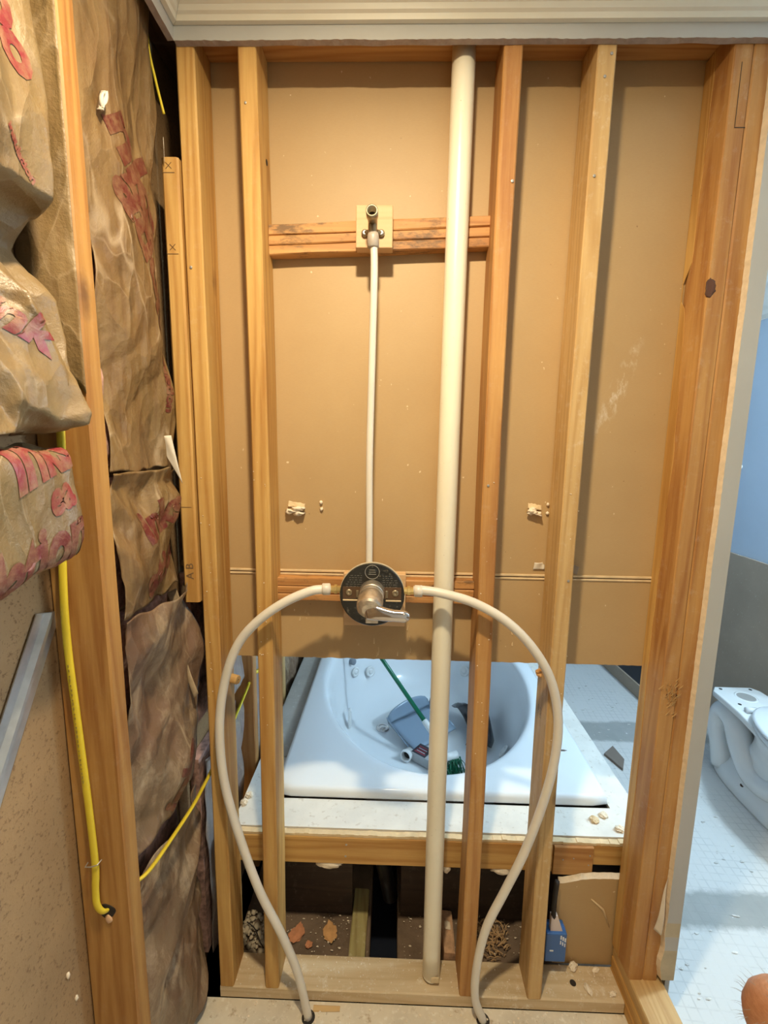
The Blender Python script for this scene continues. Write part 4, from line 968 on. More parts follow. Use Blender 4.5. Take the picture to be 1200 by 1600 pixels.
# galvanised diagonal brace
bm = B(); a0 = Vector((-0.0975, -0.350, 1.255)); a1 = Vector((-0.0975, -0.66, 0.765)); d = (a1-a0).normalized(); q = Vector((0, d.z, -d.y))
if q.z < 0: q = -q
sec = [(-0.026, 0.002), (-0.012, 0.0025), (-0.003, 0.0100), (0.003, 0.0100), (0.009, 0.0025), (0.024, 0.002), (0.024, 0.0), (-0.026, 0.0)]
loft(bm, [[a0+q*s_+Vector((1, 0, 0))*t_+d*(0.02*s_/0.019*0.3) for s_, t_ in sec], [a0.lerp(a1, .5)+q*s_+Vector((1, 0, 0))*t_ for s_, t_ in sec], [a1+q*s_+Vector((1, 0, 0))*t_ for s_, t_ in sec]])
tag(obj('metal_brace', bm, M_GALV), 'galvanised steel brace running diagonally across the fibreboard at left', 'brace')
# ------------------------------------------------------------------ tub and deck
N = 128
EC = (0.615, 1.0); EA, EB = 0.455, 0.68
def ell(k, z, ka=1.0, yo=0.0): return [Vector((EC[0]+EA*k*ka*math.cos(2*PI*i/N), EC[1]+yo+EB*k*math.sin(2*PI*i/N), z)) for i in range(N)]
def rrect(x0, x1, y0, y1, r, z):
    out = []
    cx, cy = (x0+x1)/2, (y0+y1)/2
    for i in range(N):
        a = 2*PI*i/N; dx, dy = math.cos(a), math.sin(a)
        hx, hy = (x1-x0)/2, (y1-y0)/2
        # map the ellipse angle to the rounded rectangle
        px, py = dx*EA, dy*EB; s = min(hx/abs(px) if abs(px) > 1e-6 else 1e9, hy/abs(py) if abs(py) > 1e-6 else 1e9)
        p = Vector((px*s, py*s))
        ex = max(0, abs(p.x)-(hx-r)); ey = max(0, abs(p.y)-(hy-r))
        if ex > 0 and ey > 0:
            L = math.hypot(ex, ey)
            if L > r: p.x = math.copysign(hx-r+ex*r/L, p.x); p.y = math.copysign(hy-r+ey*r/L, p.y)
        out.append(Vector((cx+p.x, cy+p.y, z)))
    return out
TX0, TX1, TY0, TY1 = 0.100, 1.142, 0.238, 1.80
tb = thing('bathtub', 'white drop-in whirlpool tub with an oval basin behind the cut wall', 'bathtub', (EC[0], EC[1], 0.06))
rings = [rrect(TX0+.004, TX1-.004, TY0+.004, TY1-.004, 0.02, 0.424), rrect(TX0, TX1, TY0, TY1, 0.02, 0.430), rrect(TX0, TX1, TY0, TY1, 0.022, 0.448), rrect(TX0+.004, TX1-.004, TY0+.004, TY1-.004, 0.024, 0.457), rrect(TX0+.014, TX1-.014, TY0+.014, TY1-.014, 0.03, 0.460),
         ell(1.05, 0.460), ell(1.025, 0.4595), ell(1.005, 0.455), ell(0.99, 0.445), ell(0.972, 0.42), ell(0.955, 0.38), ell(0.935, 0.32), ell(0.91, 0.25), ell(0.885, 0.19), ell(0.85, 0.14), ell(0.80, 0.103), ell(0.74, 0.083), ell(0.66, 0.073), ell(0.4, 0.069), ell(0.1, 0.068)]
bm = B(); loft(bm, rings, False, True); obj('shell', bm, M_TUB, tb, True)
def ringjet(c, d, r, nm='jet', mat=None, label=None):
    b2 = B(); lathe(b2, [(r, 0.0), (r, 0.004), (r*0.85, 0.007), (r*0.62, 0.006), (r*0.5, 0.003), (r*0.42, 0.009), (r*0.2, 0.010)], c, d, 24)
    return obj(nm, b2, mat or M_WHITEP, tb, True, label=label)
ringjet((0.338, 1.41, 0.232), (0.55, -0.8, 0.25), 0.030)
ringjet((0.262, 1.295, 0.287), (0.75, -0.6, 0.2), 0.026)
ringjet((0.880, 1.440, 0.232), (-0.5, -0.8, 0.25), 0.030)
ringjet((0.975, 0.86, 0.15), (-0.75, 0.35, 0.5), 0.032)
ringjet((0.419, 1.124, 0.0705), (0, 0, 1), 0.034, 'drain', M_CHROME, 'chrome drain')
bm = B(); lathe(bm, [(0.018, 0), (0.018, 0.02), (0.013, 0.024)], (0.240, 1.290, 0.352), (0.7, -0.6, 0.1), 18); obj('overflow_knob', bm, plain('grey_knob', (0.25, 0.28, 0.32, 1), 0.3), tb, True, label='grey knob')
bm = B(); box(bm, 0.248, 0.262, 1.04, 1.075, 0.118, 0.215); o = obj('air_control', bm, M_WHITEP, tb); bevel(o, 0.006, 3)

bm = B(); box(bm, 0.002, 1.228, 0.1305, 0.236, 0.412, 0.4225); box(bm, 0.002, 0.098, 0.236, 1.93, 0.412, 0.4225); box(bm, 1.144, 1.228, 0.236, 1.93, 0.412, 0.4225); box(bm, 0.098, 1.144, 1.802, 1.93, 0.412, 0.4225)
bmesh.ops.subdivide_edges(bm, edges=bm.edges[:], cuts=6)
for v in bm.verts: v.co.z += 0.0012*noise.noise(v.co*14); v.co.y += 0.0014*noise.noise(v.co*30)*(v.co.y < 0.14)
tag(obj('tub_deck', bm, M_THINSET), 'dusty white plaster ledge around the bathtub', 'deck')
bm = B(); box(bm, 0.006, 0.0965, 0.42, 1.92, 0.4228, 0.430)
o = tag(obj('ledge_strip', bm, speck('beige_ledge', (0.40, 0.36, 0.31, 1), (0.56, 0.52, 0.46, 1), 0.8, 50, (0.58, 0.72), 0.5, 0.1, 6, 0.2)), 'flat grey beige strip along the left side of the bathtub', 'ledge'); bevel(o, 0.002)
bm = B()
for k in range(90):
    x0_ = 0.004+1.19*k/90; hh = 0.0075+0.0025*noise.noise(Vector((k*0.35, 3, 1)))+0.002*noise.noise(Vector((k*1.3, 3, 1)))
    box(bm, x0_, x0_+1.19/90, 0.1120+0.0020*noise.noise(Vector((k*0.6, 8, 1))), 0.1285, 0.4108, 0.4108+hh)
obj('plaster_edge', bm, M_TAPE, bpy.data.objects['tub_deck'], label='cream crumbly front edge', kind='stuff')
lumber('deck_rail', (0.0, 0.928, 0.1105, 0.1475, 0.322, 0.4105), wood(W1L, W1D, 'X', 0.05, 0.4), 'long pine rail under the front of the tub ledge, behind the studs', 'lumber', 'tub deck framing', axis='X', n=60, seed=41,
       nails=[((0.338, 0.1102, 0.388), YF, 0.003), ((0.336, 0.1102, 0.350), YF, 0.003), ((0.870, 0.1102, 0.372), YF, 0.003)])
lumber('deck_rail', (0.930, 1.040, 0.1045, 0.1475, 0.318, 0.4105), wood(W2L, W2D, 'X', 0.05, 0.5), 'short nailed pine block at the right end of the tub rail', 'lumber', 'tub deck framing', axis='X', n=12, seed=42,
       nails=[((0.955, 0.104, 0.37), YF, 0.002), ((0.985, 0.104, 0.375), YF, 0.002), ((1.03, 0.104, 0.385), YF, 0.002), ((1.028, 0.104, 0.355), YF, 0.002)])
lumber('deck_rail', (1.042, 1.205, 0.1125, 0.1475, 0.346, 0.4105), wood(W1L, W1D, 'X', 0.05, 0.3), 'narrow pine rail end beside the jamb studs under the tub ledge', 'lumber', 'tub deck framing', axis='X', n=12, seed=43)
bm = B(); box(bm, 1.204, 1.227, 0.149, 1.93, 0.0, 0.411); struct('wall_tub_apron', bm, M_BOARDGREY)
bm = B(); box(bm, 0.0, 1.204, 1.90, 1.93, 0.0, 0.411); struct('wall_tub_end', bm, M_BOARDGREY)  # unseen panel added to keep bathroom light out from under the tub
# lower right piece of wallboard
bm = B(); n = 40; A, Bv, Cc, D = [], [], [], []
for i in range(n+1):
    x = 0.945+(1.203-0.945)*i/n; zt = 0.322-0.012*math.exp(-((x-0.945)/0.06)**2)*1.6+0.002*noise.noise(Vector((x*60, 1, 1)))
    A.append(bm.verts.new((x, 0.0945, 0.034))); Bv.append(bm.verts.new((x, 0.0945, zt))); Cc.append(bm.verts.new((x, 0.1035, 0.034))); D.append(bm.verts.new((x, 0.1035, zt+0.012)))
for i in range(n):
    bm.faces.new((A[i], A[i+1], Bv[i+1], Bv[i])); bm.faces.new((Cc[i], D[i], D[i+1], Cc[i+1])); f = bm.faces.new((Bv[i], Bv[i+1], D[i+1], D[i])); f.material_index = 1
for i in (0, n): bm.faces.new((A[i], Bv[i], D[i], Cc[i]))
o = tag(obj('wallboard_offcut', bm, [scuffed_panel(0, 0, False), M_GYP]), 'square brown wallboard piece under the tub ledge beside the jamb stud', 'wallboard')
bm = B(); tube(bm, [(1.040, 0.0935, 0.255), (1.075, 0.0925, 0.225), (1.098, 0.093, 0.165)], lambda t: 0.0035*(1-abs(t-.5)), 6); obj('torn_crease', bm, M_TAPE, o, True, label='torn paper crease')
# foam scraps under rail
for x, w, lb in ((0.285, 0.075, 'white foam lump stuck under the tub rail at left'), (0.63, 0.022, 'small white foam lump under the tub rail beside the vent pipe'), (0.79, 0.06, 'flat white foam lump under the tub rail at right')):
    bm = B(); lump(bm, (x, 0.120, 0.314), 0.5, int(x*50), (w, 0.02, 0.028), 3, 0.35)
    tag(obj('foam_scrap', bm, M_PLASTER, None, True), lb, 'foam', 'foam scraps under the tub rail')

# ------------------------------------------------------------------ things lying in the tub
dpn = thing('dustpan', 'grey blue plastic dustpan lying in the tub beside the drain', 'dustpan', (0.55, 1.10, 0.075))
ax = Vector((0.80, 0.60, 0.0)).normalized(); ay = Vector((0.60, -0.80, 0.0)).normalized(); az3 = Vector((0, 0, 1)); O_ = Vector((0.455, 1.085, 0.085))
def L(a, b, c): return O_+ax*a+ay*b+az3*c
bm = B(); grid(bm, lambda u, v: L(0.27*u, 0.20*v, 0.035+0.012*u-0.030*v+0.010*math.cos(u*PI*2)*0.3), 12, 8); o = obj('tray', bm, M_PAN, dpn, True); solid(o, 0.004)
bm = B(); grid(bm, lambda u, v: L(0.27*u, -0.02*v, 0.036+0.012*u+0.075*v*(0.35+0.65*math.sin(PI*u)**0.5)), 12, 5); o = obj('back_wall', bm, M_PAN, dpn, True); solid(o, 0.004)
for e_ in (0, 1):
    bm = B(); grid(bm, lambda u, v: L(0.27*e_-0.01*v*(1 if not e_ else -1), 0.19*u-0.01, 0.036+0.012*e_-0.028*u+0.035*v*(1-u)), 8, 4); o = obj('side_wall', bm, M_PAN, dpn, True); solid(o, 0.004)
bm = B(); tube(bm, catmull([L(0.25, 0.03, 0.07), L(0.28, 0.05, 0.075), L(0.31, 0.07, 0.075)], 6), 0.014, 12); obj('handle', bm, M_PAN, dpn, True)
br = thing('broom', 'green broom standing in the tub with its handle leaning out of sight', 'broom', (0.725, 0.80, 0.075))
p0 = Vector((0.716, 0.835, 0.150)); p1 = Vector((0.411, 1.106, 0.46)); dd = (p1-p0).normalized()
bm = B(); tube(bm, [p0+dd*0.16, p0+dd*0.98], 0.0105, 14); obj('pole', bm, M_GREEN, br, True)
bm = B(); lathe(bm, [(0.013, 0), (0.016, 0.01), (0.015, 0.12), (0.012, 0.13)], p0+dd*0.04, dd, 16); obj('socket', bm, M_WHITEP, br, True, label='white socket')
bm = B(); tube(bm, [(0.682, 0.80, 0.150), (0.760, 0.83, 0.150)], 0.018, 14); obj('head', bm, M_WHITEP, br, True, label='white head')
bm = B(); random.seed(9)
for k in range(150):
    a = random.random(); sx = 0.675+0.10*a; ex_ = sx+random.uniform(-0.03, 0.05); 
    tube(bm, [(sx, 0.81+random.uniform(-.02, .02), 0.146), ((sx+ex_)/2+random.uniform(-.01, .01), 0.80+random.uniform(-.03, .03), 0.11), (ex_, 0.79+random.uniform(-.05, .05), 0.080)], 0.0016, 5)
obj('bristles', bm, M_GREEN, br, True, kind='stuff')
bm = B(); hb_ = folds(205, 6, 8, 24)
grid(bm, lambda u, v: Vector((0.815+0.12*u+0.03*math.sin(v*5), 0.94+0.30*v+0.03*math.sin(u*6), 0.13+0.075*math.sin(u*2.6+0.3)*math.sin(v*2.8+0.2)+0.11*hb_(u*0.3, v*0.4)-0.02*v)), 40, 50)
o = tag(obj('plastic_sheet', bm, M_BLACKP, None, True), 'crumpled black plastic lying in the tub right of the vent pipe', 'plastic sheet'); solid(o, 0.002)
pf = thing('pipe_fitting', 'white plastic pipe fitting lying in the tub with its open end towards us', 'pipe fitting', (0.542, 0.89, 0.075))
bm = B(); lathe(bm, [(0.014, 0.05), (0.0205, 0.05), (0.0205, 0.022), (0.027, 0.02), (0.027, 0.0), (0.0215, -0.001), (0.0195, 0.004), (0.018, 0.04)], (0.530, 0.872, 0.102), (0.45, 0.85, -0.1), 28, False); obj('body', bm, M_WHITEP, pf, True)
bm = B(); lathe(bm, [(0.0185, 0), (0.0185, 0.001)], (0.541, 0.890, 0.10), (0.45, 0.85, -0.1), 20); obj('bore', bm, M_DARK, pf, label='dark opening')
cb = thing('carton', 'small grey carton with a dark red label lying in the tub beside the fitting', 'box', (0.61, 0.90, 0.075))
# (stands clear of the dustpan)
Rz = Matrix.Rotation(math.radians(-38), 3, 'Z')
def Rr(x, y, z): return Vector((0.615, 0.890, 0.0))+Rz @ Vector((x, y, 0))+Vector((0, 0, z))
def rbox(bm, x0, x1, y0, y1, z0, z1):
    for v in box(bm, x0, x1, y0, y1, z0, z1): v.co = Rr(*v.co)
bm = B(); rbox(bm, -0.045, 0.050, -0.038, 0.038, 0.074, 0.118); o = obj('body', bm, M_BOXGREY, cb); bevel(o, 0.002)
bm = B(); rbox(bm, -0.043, 0.03, -0.036, 0.036, 0.1184, 0.1192); lb_ = obj('label_panel', bm, plain('black_label', (0.03, 0.025, 0.03, 1), 0.4), cb, label='dark label panel')
bm = B()
for k in range(3): rbox(bm, -0.035, 0.022-0.006*k, -0.026+0.019*k, -0.016+0.019*k, 0.1193, 0.1197)
obj('label_bars', bm, [M_LABELRED], lb_, label='red and white print bars')
bm = B()
for k in range(2): rbox(bm, -0.030, 0.015, -0.0145+0.019*k, -0.0105+0.019*k, 0.1193, 0.1197)
obj('label_bars', bm, M_LABELW, lb_, label='white print bars')

# ------------------------------------------------------------------ under the tub
for x0_, x1_, lb in ((0.095, 0.345, 'near-black plank added to keep the space under the tub dark, left of the trench'), (0.502, 1.19, 'near-black plank added to keep the space under the tub dark, right of the trench')):
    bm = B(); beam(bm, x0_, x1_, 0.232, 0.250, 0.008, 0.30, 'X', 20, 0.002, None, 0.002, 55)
    tag(obj('dark_plank', bm, wood((0.055, 0.032, 0.02, 1), (0.028, 0.016, 0.01, 1), 'X', 0.08, 0.0)), lb, 'lumber', 'dark planks under the tub')  # planks added to block fill light, shade put into their near-black colour
bm = B(); beam(bm, 0.347, 0.396, 0.092, 0.30, 0.006, 0.030, 'Y', 20, 0.003, None, 0.003, 51)
tag(obj('form_board', bm, M_TREATED), 'greenish treated board lying along the left edge of the drain trench', 'lumber')
bm = B(); tube(bm, [(0.36, 0.285, 0.28), (0.42, 0.285, 0.24), (0.45, 0.285, 0.12), (0.47, 0.285, 0.02)], 0.025, 14); 
tag(obj('tub_drain_pipe', bm, plain('black_abs', (0.012, 0.012, 0.013, 1), 0.35), None, True), 'black pipe barely visible in the dark space under the tub', 'pipe')
def chip(x, y, r, seed, mat, label, nm='brick_chip', cat='debris', grp='chips on the ground under the tub', z=0.009, sq=(1, 1.5, 0.25), rz=0.3):
    bm = B(); lump(bm, (0, 0, 0), r*0.95, seed, sq, 3, 0.42)
    for v in bm.verts: v.co = Matrix.Rotation(rz, 3, 'Z') @ v.co+Vector((x, y, z+r*sq[2]*0.6))
    tag(obj(nm, bm, mat), label, cat, grp)
chip(0.178, 0.165, 0.020, 3, M_BROKEN, 'salmon coloured chip on the ground right of the second stud', rz=-0.5)
chip(0.281, 0.172, 0.021, 5, M_BROKEN2, 'orange tan chip on the ground left of the treated board')
chip(0.221, 0.134, 0.011, 9, M_BROKEN, 'smallest pink chip on the ground, between the two larger ones', sq=(1, 1, 0.4))
bm = B(); beam(bm, 0.628, 0.664, 0.100, 0.225, 0.008, 0.045, 'Y', 14, 0.004, None, 0.004, 61)
tag(obj('brick_piece', bm, plain('pitted_brick', (0.52, 0.31, 0.18, 1), 0.9, 0.3, 40, 0.8, 90)), 'pitted tan brick piece on the ground behind the reddish knotty stud', 'debris')
chip(0.648, 0.175, 0.010, 15, M_PLASTER, 'white chip lying on the pitted brick piece', 'plaster_chip', z=0.046, sq=(1, 1.4, 0.35))
random.seed(31)
bm = B()
for k in range(130):
    x = random.gauss(0.785, 0.035); y = random.gauss(0.165, 0.03)
    if not (0.702 < x < 0.842 and 0.10 < y < 0.25): continue
    a = random.uniform(0, PI); Lh = random.uniform(0.008, 0.028); z = 0.010+random.random()*0.014
    tube(bm, [(x, y, z), (x+math.cos(a)*Lh*.5, y+math.sin(a)*Lh*.5, z+0.005), (x+math.cos(a)*Lh, y+math.sin(a)*Lh, z)], random.uniform(0.0008, 0.0022), 5)
tag(obj('wood_shavings', bm, wood((0.55, 0.36, 0.18, 1), (0.36, 0.20, 0.09, 1), 'X', 0.2, 0)), 'heap of tan wood shavings on the ground behind the right hose', 'shavings', kind='stuff')
bm = B()
for k in range(150):
    lump(bm, (random.uniform(0.005, 0.088), random.uniform(0.10, 0.222), 0.010+random.random()*0.014), random.choice((0.003, 0.004, 0.006, 0.010)), k, (1, 1.2, 0.7), 1, 0.8)
tag(obj('plaster_rubble', bm, plain('tan_rubble', (0.46, 0.38, 0.27, 1), 0.9, 0.2, 40), None, True), 'pale rubble heap on the ground between corner stud and second stud', 'rubble', kind='stuff')
bm = B(); tube(bm, catmull([(0.02, 0.17, 0.040), (0.05, 0.15, 0.042), (0.075, 0.12, 0.036), (0.09, 0.105, 0.030)], 8), 0.0018, 6)
tag(obj('wire_offcut', bm, M_DARK, None, True), 'thin dark wire lying on the pale rubble', 'wire')
# blue box
bb = thing('electrical_box', 'blue plastic electrical box hanging low behind the pale stud', 'electrical box', (0.935, 0.07, 0.085))
bm = B(); box(bm, 0.905, 0.963, 0.052, 0.0935, 0.092, 0.185); o = obj('body', bm, M_BLUEBOX, bb); bevel(o, 0.003)
bm = B(); vs = [(0.918, 0.06, 0.185), (0.952, 0.06, 0.185), (0.940, 0.07, 0.222), (0.922, 0.07, 0.222)]
f0 = [bm.verts.new(v) for v in vs]; f1 = [bm.verts.new((x, y+0.012, z)) for x, y, z in vs]
bm.faces.new(f0); bm.faces.new(list(reversed(f1)))
for k in range(4): bm.faces.new((f0[k], f0[(k+1) % 4], f1[(k+1) % 4], f1[k]))
obj('pale_tab', bm, plain('pale_pink_tab', (0.55, 0.44, 0.38, 1), 0.5), bb, label='pale tab')
bm = B()
for k in range(3): box(bm, 0.944+0.006*k, 0.948+0.006*k, 0.0512, 0.0522, 0.168-0.004*k, 0.180-0.004*k); box(bm, 0.944+0.006*k, 0.947+0.006*k, 0.0512, 0.0522, 0.152-0.004*k, 0.163-0.004*k)
box(bm, 0.917, 0.927, 0.0512, 0.0522, 0.128, 0.132)
obj('white_marks', bm, M_LABELW, bb, kind='stuff', label='small white printed marks')
bm = B(); tube(bm, catmull([(0.930, 0.075, 0.21), (0.926, 0.07, 0.26), (0.932, 0.075, 0.33)], 6), 0.007, 8); obj('black_lead', bm, M_DARK, bb, True, label='black cable stub')

# ------------------------------------------------------------------ crumbs, screws, scraps
random.seed(12)
bm = B()
for k in range(420):
    x = random.uniform(0.02, 1.10); y = random.uniform(0.004, 0.086)
    lump(bm, (x, y, 0.0392), random.choice((0.0006, 0.0008, 0.0011, 0.0022)), k, (1, 1, 0.6), 1, 0.5)
tag(obj('plaster_crumbs', bm, M_PLASTER), 'fine pale crumbs scattered along the bottom plate', 'crumbs', kind='stuff')
bm = B()
for k in range(420):
    x = random.uniform(0.02, 1.08); y = random.uniform(-0.12, -0.004)
    lump(bm, (x, y, 0.001), random.choice((0.0007, 0.0010, 0.0014, 0.003)), k, (1, 1, 0.6), 1, 0.5)
tag(obj('plaster_crumbs', bm, M_PLASTER), 'pale crumbs scattered on the shower floor in front of the bottom plate', 'crumbs', kind='stuff')
bm = B()
for k in range(260):
    x = random.uniform(0.02, 1.19); y = random.uniform(0.115, 0.235)
    if 0.39 < x < 0.51: continue
    lump(bm, (x, y, 0.010), random.choice((0.0007, 0.001, 0.0014, 0.002, 0.0032)), k, (1.4, 0.8, 0.5), 1, 0.8)
tag(obj('plaster_crumbs', bm, M_PLASTER), 'pale crumbs scattered on the dirty ground under the tub rail', 'crumbs', kind='stuff')
bm = B()
for k in range(240):
    x = random.uniform(1.24, 1.90); y = random.uniform(-0.1, 2.0)
    if 1.4 < x < 1.66 and 0.5 < y < 1.2: continue
    lump(bm, (x, y, 0.002), random.uniform(0.0015, 0.006), k, (1.6, 0.8, 0.4), 1, 0.7)
tag(obj('floor_crumbs', bm, plain('grey_crumb', (0.62, 0.61, 0.58, 1), 0.9, 0.4, 30)), 'small grey and white crumbs scattered over the bathroom floor', 'crumbs', kind='stuff')
bm = B()
for (x0, z0, s_) in ((0.86, 0, 1),):
    pass
for sd in range(60):      # dust specks clinging to studs
    st = random.choice(((0.0, 0.0378), (0.1277, 0.1655), (0.6607, 0.6985), (0.8456, 0.8835)))
    lump(bm, (random.uniform(st[0]+.004, st[1]-.004), -0.0012, random.uniform(0.75, 1.5)), random.uniform(0.0007, 0.0016), sd, (1, .6, 1), 1, 0.5)
tag(obj('stud_specks', bm, M_PLASTER), 'tiny white plaster specks clinging to the stud faces', 'crumbs', kind='stuff')
for x, y, z, r, sd, sq, lb in ((0.999, 0.078, 0.040, 0.013, 70, (1, 0.8, 0.8), 'white plaster lump at the back of the bottom plate below the wallboard piece'),
                              (1.021, 0.027, 0.040, 0.013, 73, (0.6, 1.2, 0.4), 'flat white plaster chip on the bottom plate beside the drilled pit'),
                              (1.085, 0.018, 0.040, 0.010, 77, (1.1, 0.7, 0.5), 'white plaster chip at the right end of the bottom plate'),
                              (1.063, 0.075, 0.040, 0.009, 79, (1.3, 0.7, 0.5), 'small plaster chip beside the jamb stud at the back of the plate')):
    chip(x, y, r, sd, M_PLASTER, lb, 'plaster_chip', 'debris', 'plaster chips on the bottom plate', z=z-0.002, sq=sq)
bm = B(); lathe(bm, [(0.0085, 0), (0.0085, 0.0006)], (0.985, 0.042, 0.0379), (0, 0, 1), 16); bp_hole = obj('drilled_pit', bm, M_DARK, bpy.data.objects['bottom_plate'], label='dark drilled pit')
bm = B(); beam(bm, 0.262, 0.335, -0.022, -0.010, 0.001, 0.004, 'X', 14, 0.001, None, 0.003, 91)
tag(obj('wood_splinter', bm, wood(W3L, W3D, 'X')), 'flat pale wood splinter on the floor beside the left hose end', 'wood scrap')
bm = B(); tube(bm, [(0.880, 0.06, 0.742), (0.915, 0.06, 0.742)], 0.0022, 8); lathe(bm, [(0.0022, 0), (0.0003, 0.008)], (0.915, 0.06, 0.742), (1, 0, 0), 8)
tag(obj('drywall_screw', bm, M_STEEL), 'dark screw poking out of the right side of the pale stud', 'screw')
# torn board strip hanging on the jamb
bm = B(); grid(bm, lambda u, v: Vector((1.158+0.022*v+0.010*u*(1-v), -0.006-0.016*u*(1-v)-0.003*math.sin(v*6), 0.285+0.155*v)), 6, 20)
o = tag(obj('torn_paper_strip', bm, M_LIGHTTORN, None, True), 'pale strip of torn wallboard paper hanging low on the jamb stud', 'paper'); solid(o, 0.002)
# shard on tub deck corner
for x, y, sd, lb in ((1.075, 0.185, 81, 'tan wallboard shard on the right front corner of the tub ledge'), (1.135, 0.155, 83, 'cream plaster lump at the right end of the tub ledge'), (1.110, 0.205, 86, 'small white plaster crumb on the tub ledge behind the shard')):
    chip(x, y, 0.013, sd, M_TAPE if sd == 81 else M_PLASTER, lb, 'plaster_chip', 'debris', 'plaster chips on the tub ledge', z=0.4225, sq=(1, 1, 0.6))
for x, y, sd, lb in ((0.018, 0.235, 91, 'larger white plaster lump on the left rim of the tub ledge'), (0.012, 0.205, 93, 'smaller white plaster lump on the left rim of the tub ledge')):
    chip(x, y, 0.012, sd, M_PLASTER, lb, 'plaster_chip', 'debris', 'plaster chips on the tub ledge', z=0.4225, sq=(1, 1, 0.9))
# grey tile shards on the floor beside the deck
def shard(pts, z, label):
    bm = B(); a = [bm.verts.new((x, y, z)) for x, y in pts]; b = [bm.verts.new((x, y, z+0.012)) for x, y in pts]
    bm.faces.new(a); bm.faces.new(list(reversed(b)))
    for k in range(len(pts)): bm.faces.new((a[k], a[(k+1) % len(pts)], b[(k+1) % len(pts)], b[k]))
    tag(obj('board_shard', bm, plain('brown_shard', (0.21, 0.17, 0.14, 1), 0.8)), label, 'debris', 'board shards beside the tub')
shard([(1.63, 0.86), (1.60, 0.70), (1.53, 0.56), (1.44, 0.60), (1.50, 0.74)], 0.001, 'brown triangular board shard on the floor right of the tub ledge')
shard([(1.60, 1.12), (1.61, 1.02), (1.57, 0.95), (1.53, 1.06)], 0.001, 'small brown board shard on the floor behind the larger one')

# ------------------------------------------------------------------ toilet
TC = 2.105
tl = thing('toilet', 'white toilet without its tank standing loose on the bathroom floor', 'toilet', (TC, 0.72, 0.0))
def oval(cx, cy, rx, ry, z, n=48, p=2.0, front=1.0):
    out = []
    for i in range(n):
        a = 2*PI*i/n; c, s = math.cos(a), math.sin(a)
        ex = 2/p
        out.append(Vector((cx+rx*math.copysign(abs(c)**ex, c), cy+ry*math.copysign(abs(s)**ex, s)*(front if s < 0 else 1), z)))
    return out
bm = B()
loft(bm, [oval(TC, 0.74, 0.112, 0.31, 0.0, p=2.6), oval(TC, 0.74, 0.114, 0.312, 0.012, p=2.6), oval(TC, 0.74, 0.104, 0.295, 0.055, p=2.6), oval(TC, 0.73, 0.085, 0.265, 0.085, p=2.4), oval(TC, 0.71, 0.075, 0.235, 0.13, p=2.3), oval(TC, 0.67, 0.082, 0.225, 0.19, p=2.2),
          oval(TC, 0.62, 0.115, 0.235, 0.25, p=2.1), oval(TC, 0.585, 0.150, 0.245, 0.31, p=2.0), oval(TC, 0.575, 0.172, 0.248, 0.355, p=2.0), oval(TC, 0.575, 0.178, 0.252, 0.375, p=2.0), oval(TC, 0.575, 0.174, 0.248, 0.384, p=2.0), oval(TC, 0.575, 0.13, 0.20, 0.384, p=2.0), oval(TC, 0.575, 0.12, 0.19, 0.34), oval(TC, 0.58, 0.06, 0.09, 0.24)])
bw = obj('bowl', bm, M_CERAMIC, tl, True)
bm = B()  # tank shelf behind the bowl
def shelf(z, k=1.0):
    o = [(-0.085, 1.055), (0.085, 1.055), (0.112, 1.02), (0.118, 0.93), (0.125, 0.84), (0.150, 0.70), (-0.150, 0.70), (-0.125, 0.84), (-0.118, 0.93), (-0.112, 1.02)]
    return [Vector((TC+x*k, 0.90+(y-0.90)*k, z)) for x, y in o]
loft(bm, [shelf(0.352, 0.90), shelf(0.362, 0.985), shelf(0.375, 1.0), shelf(0.386, 0.99), shelf(0.390, 0.96)])
o = obj('tank_shelf', bm, M_CERAMIC, tl); bevel(o, 0.004, 2)
for p in o.data.polygons: p.use_smooth = True
bm = B(); lathe(bm, [(0.046, -0.001), (0.046, 0.0015), (0.040, 0.0035), (0.036, 0.001)], (TC, 0.962, 0.3895), (0, 0, 1), 32); q_ = obj('flush_inlet', bm, M_CERAMIC, tl, True)
bm = B(); lathe(bm, [(0.037, 0), (0.037, 0.0012)], (TC, 0.962, 0.3903), (0, 0, 1), 28); obj('inlet_hole', bm, plain('grey_hole', (0.34, 0.33, 0.31, 1), 0.5), q_, label='grey round hole')
for x, y in ((-0.07, 1.03), (0.07, 1.03), (-0.075, 0.90), (0.075, 0.90)):
    bm = B(); lathe(bm, [(0.0075, 0), (0.0075, 0.001)], (TC+x, y, 0.3900), (0, 0, 1), 14); obj('bolt_hole', bm, M_DARK, tl)
bm = B(); loft(bm, [oval(TC, 0.93, 0.055, 0.075, 0.30, p=2.5), oval(TC, 0.94, 0.085, 0.09, 0.36, p=2.5)]); obj('neck', bm, M_CERAMIC, tl, True)
for s_ in (-1, 1):    # trapway swelling on each side
    bm = B()
    pts = catmull([(TC+s_*0.050, 0.60, 0.20), (TC+s_*0.058, 0.70, 0.12), (TC+s_*0.060, 0.80, 0.12), (TC+s_*0.060, 0.875, 0.20), (TC+s_*0.058, 0.93, 0.285), (TC+s_*0.055, 1.00, 0.295), (TC+s_*0.055, 1.030, 0.22), (TC+s_*0.055, 1.0, 0.13), (TC+s_*0.055, 0.975, 0.03)], 8)
    tube(bm, pts, lambda t: 0.046+0.006*math.sin(t*PI), 18, upv=(1, 0, 0)); obj('trapway', bm, M_CERAMIC, tl, True)
    bm = B(); lathe(bm, [(0.010, 0), (0.010, 0.002)], (TC+s_*0.093, 0.80, 0.066), (s_*0.5, 0, 0.8), 14); obj('floor_bolt_hole', bm, plain('rusty_hole', (0.05, 0.02, 0.008, 1), 0.8), tl, label='rusty dark bolt hole')
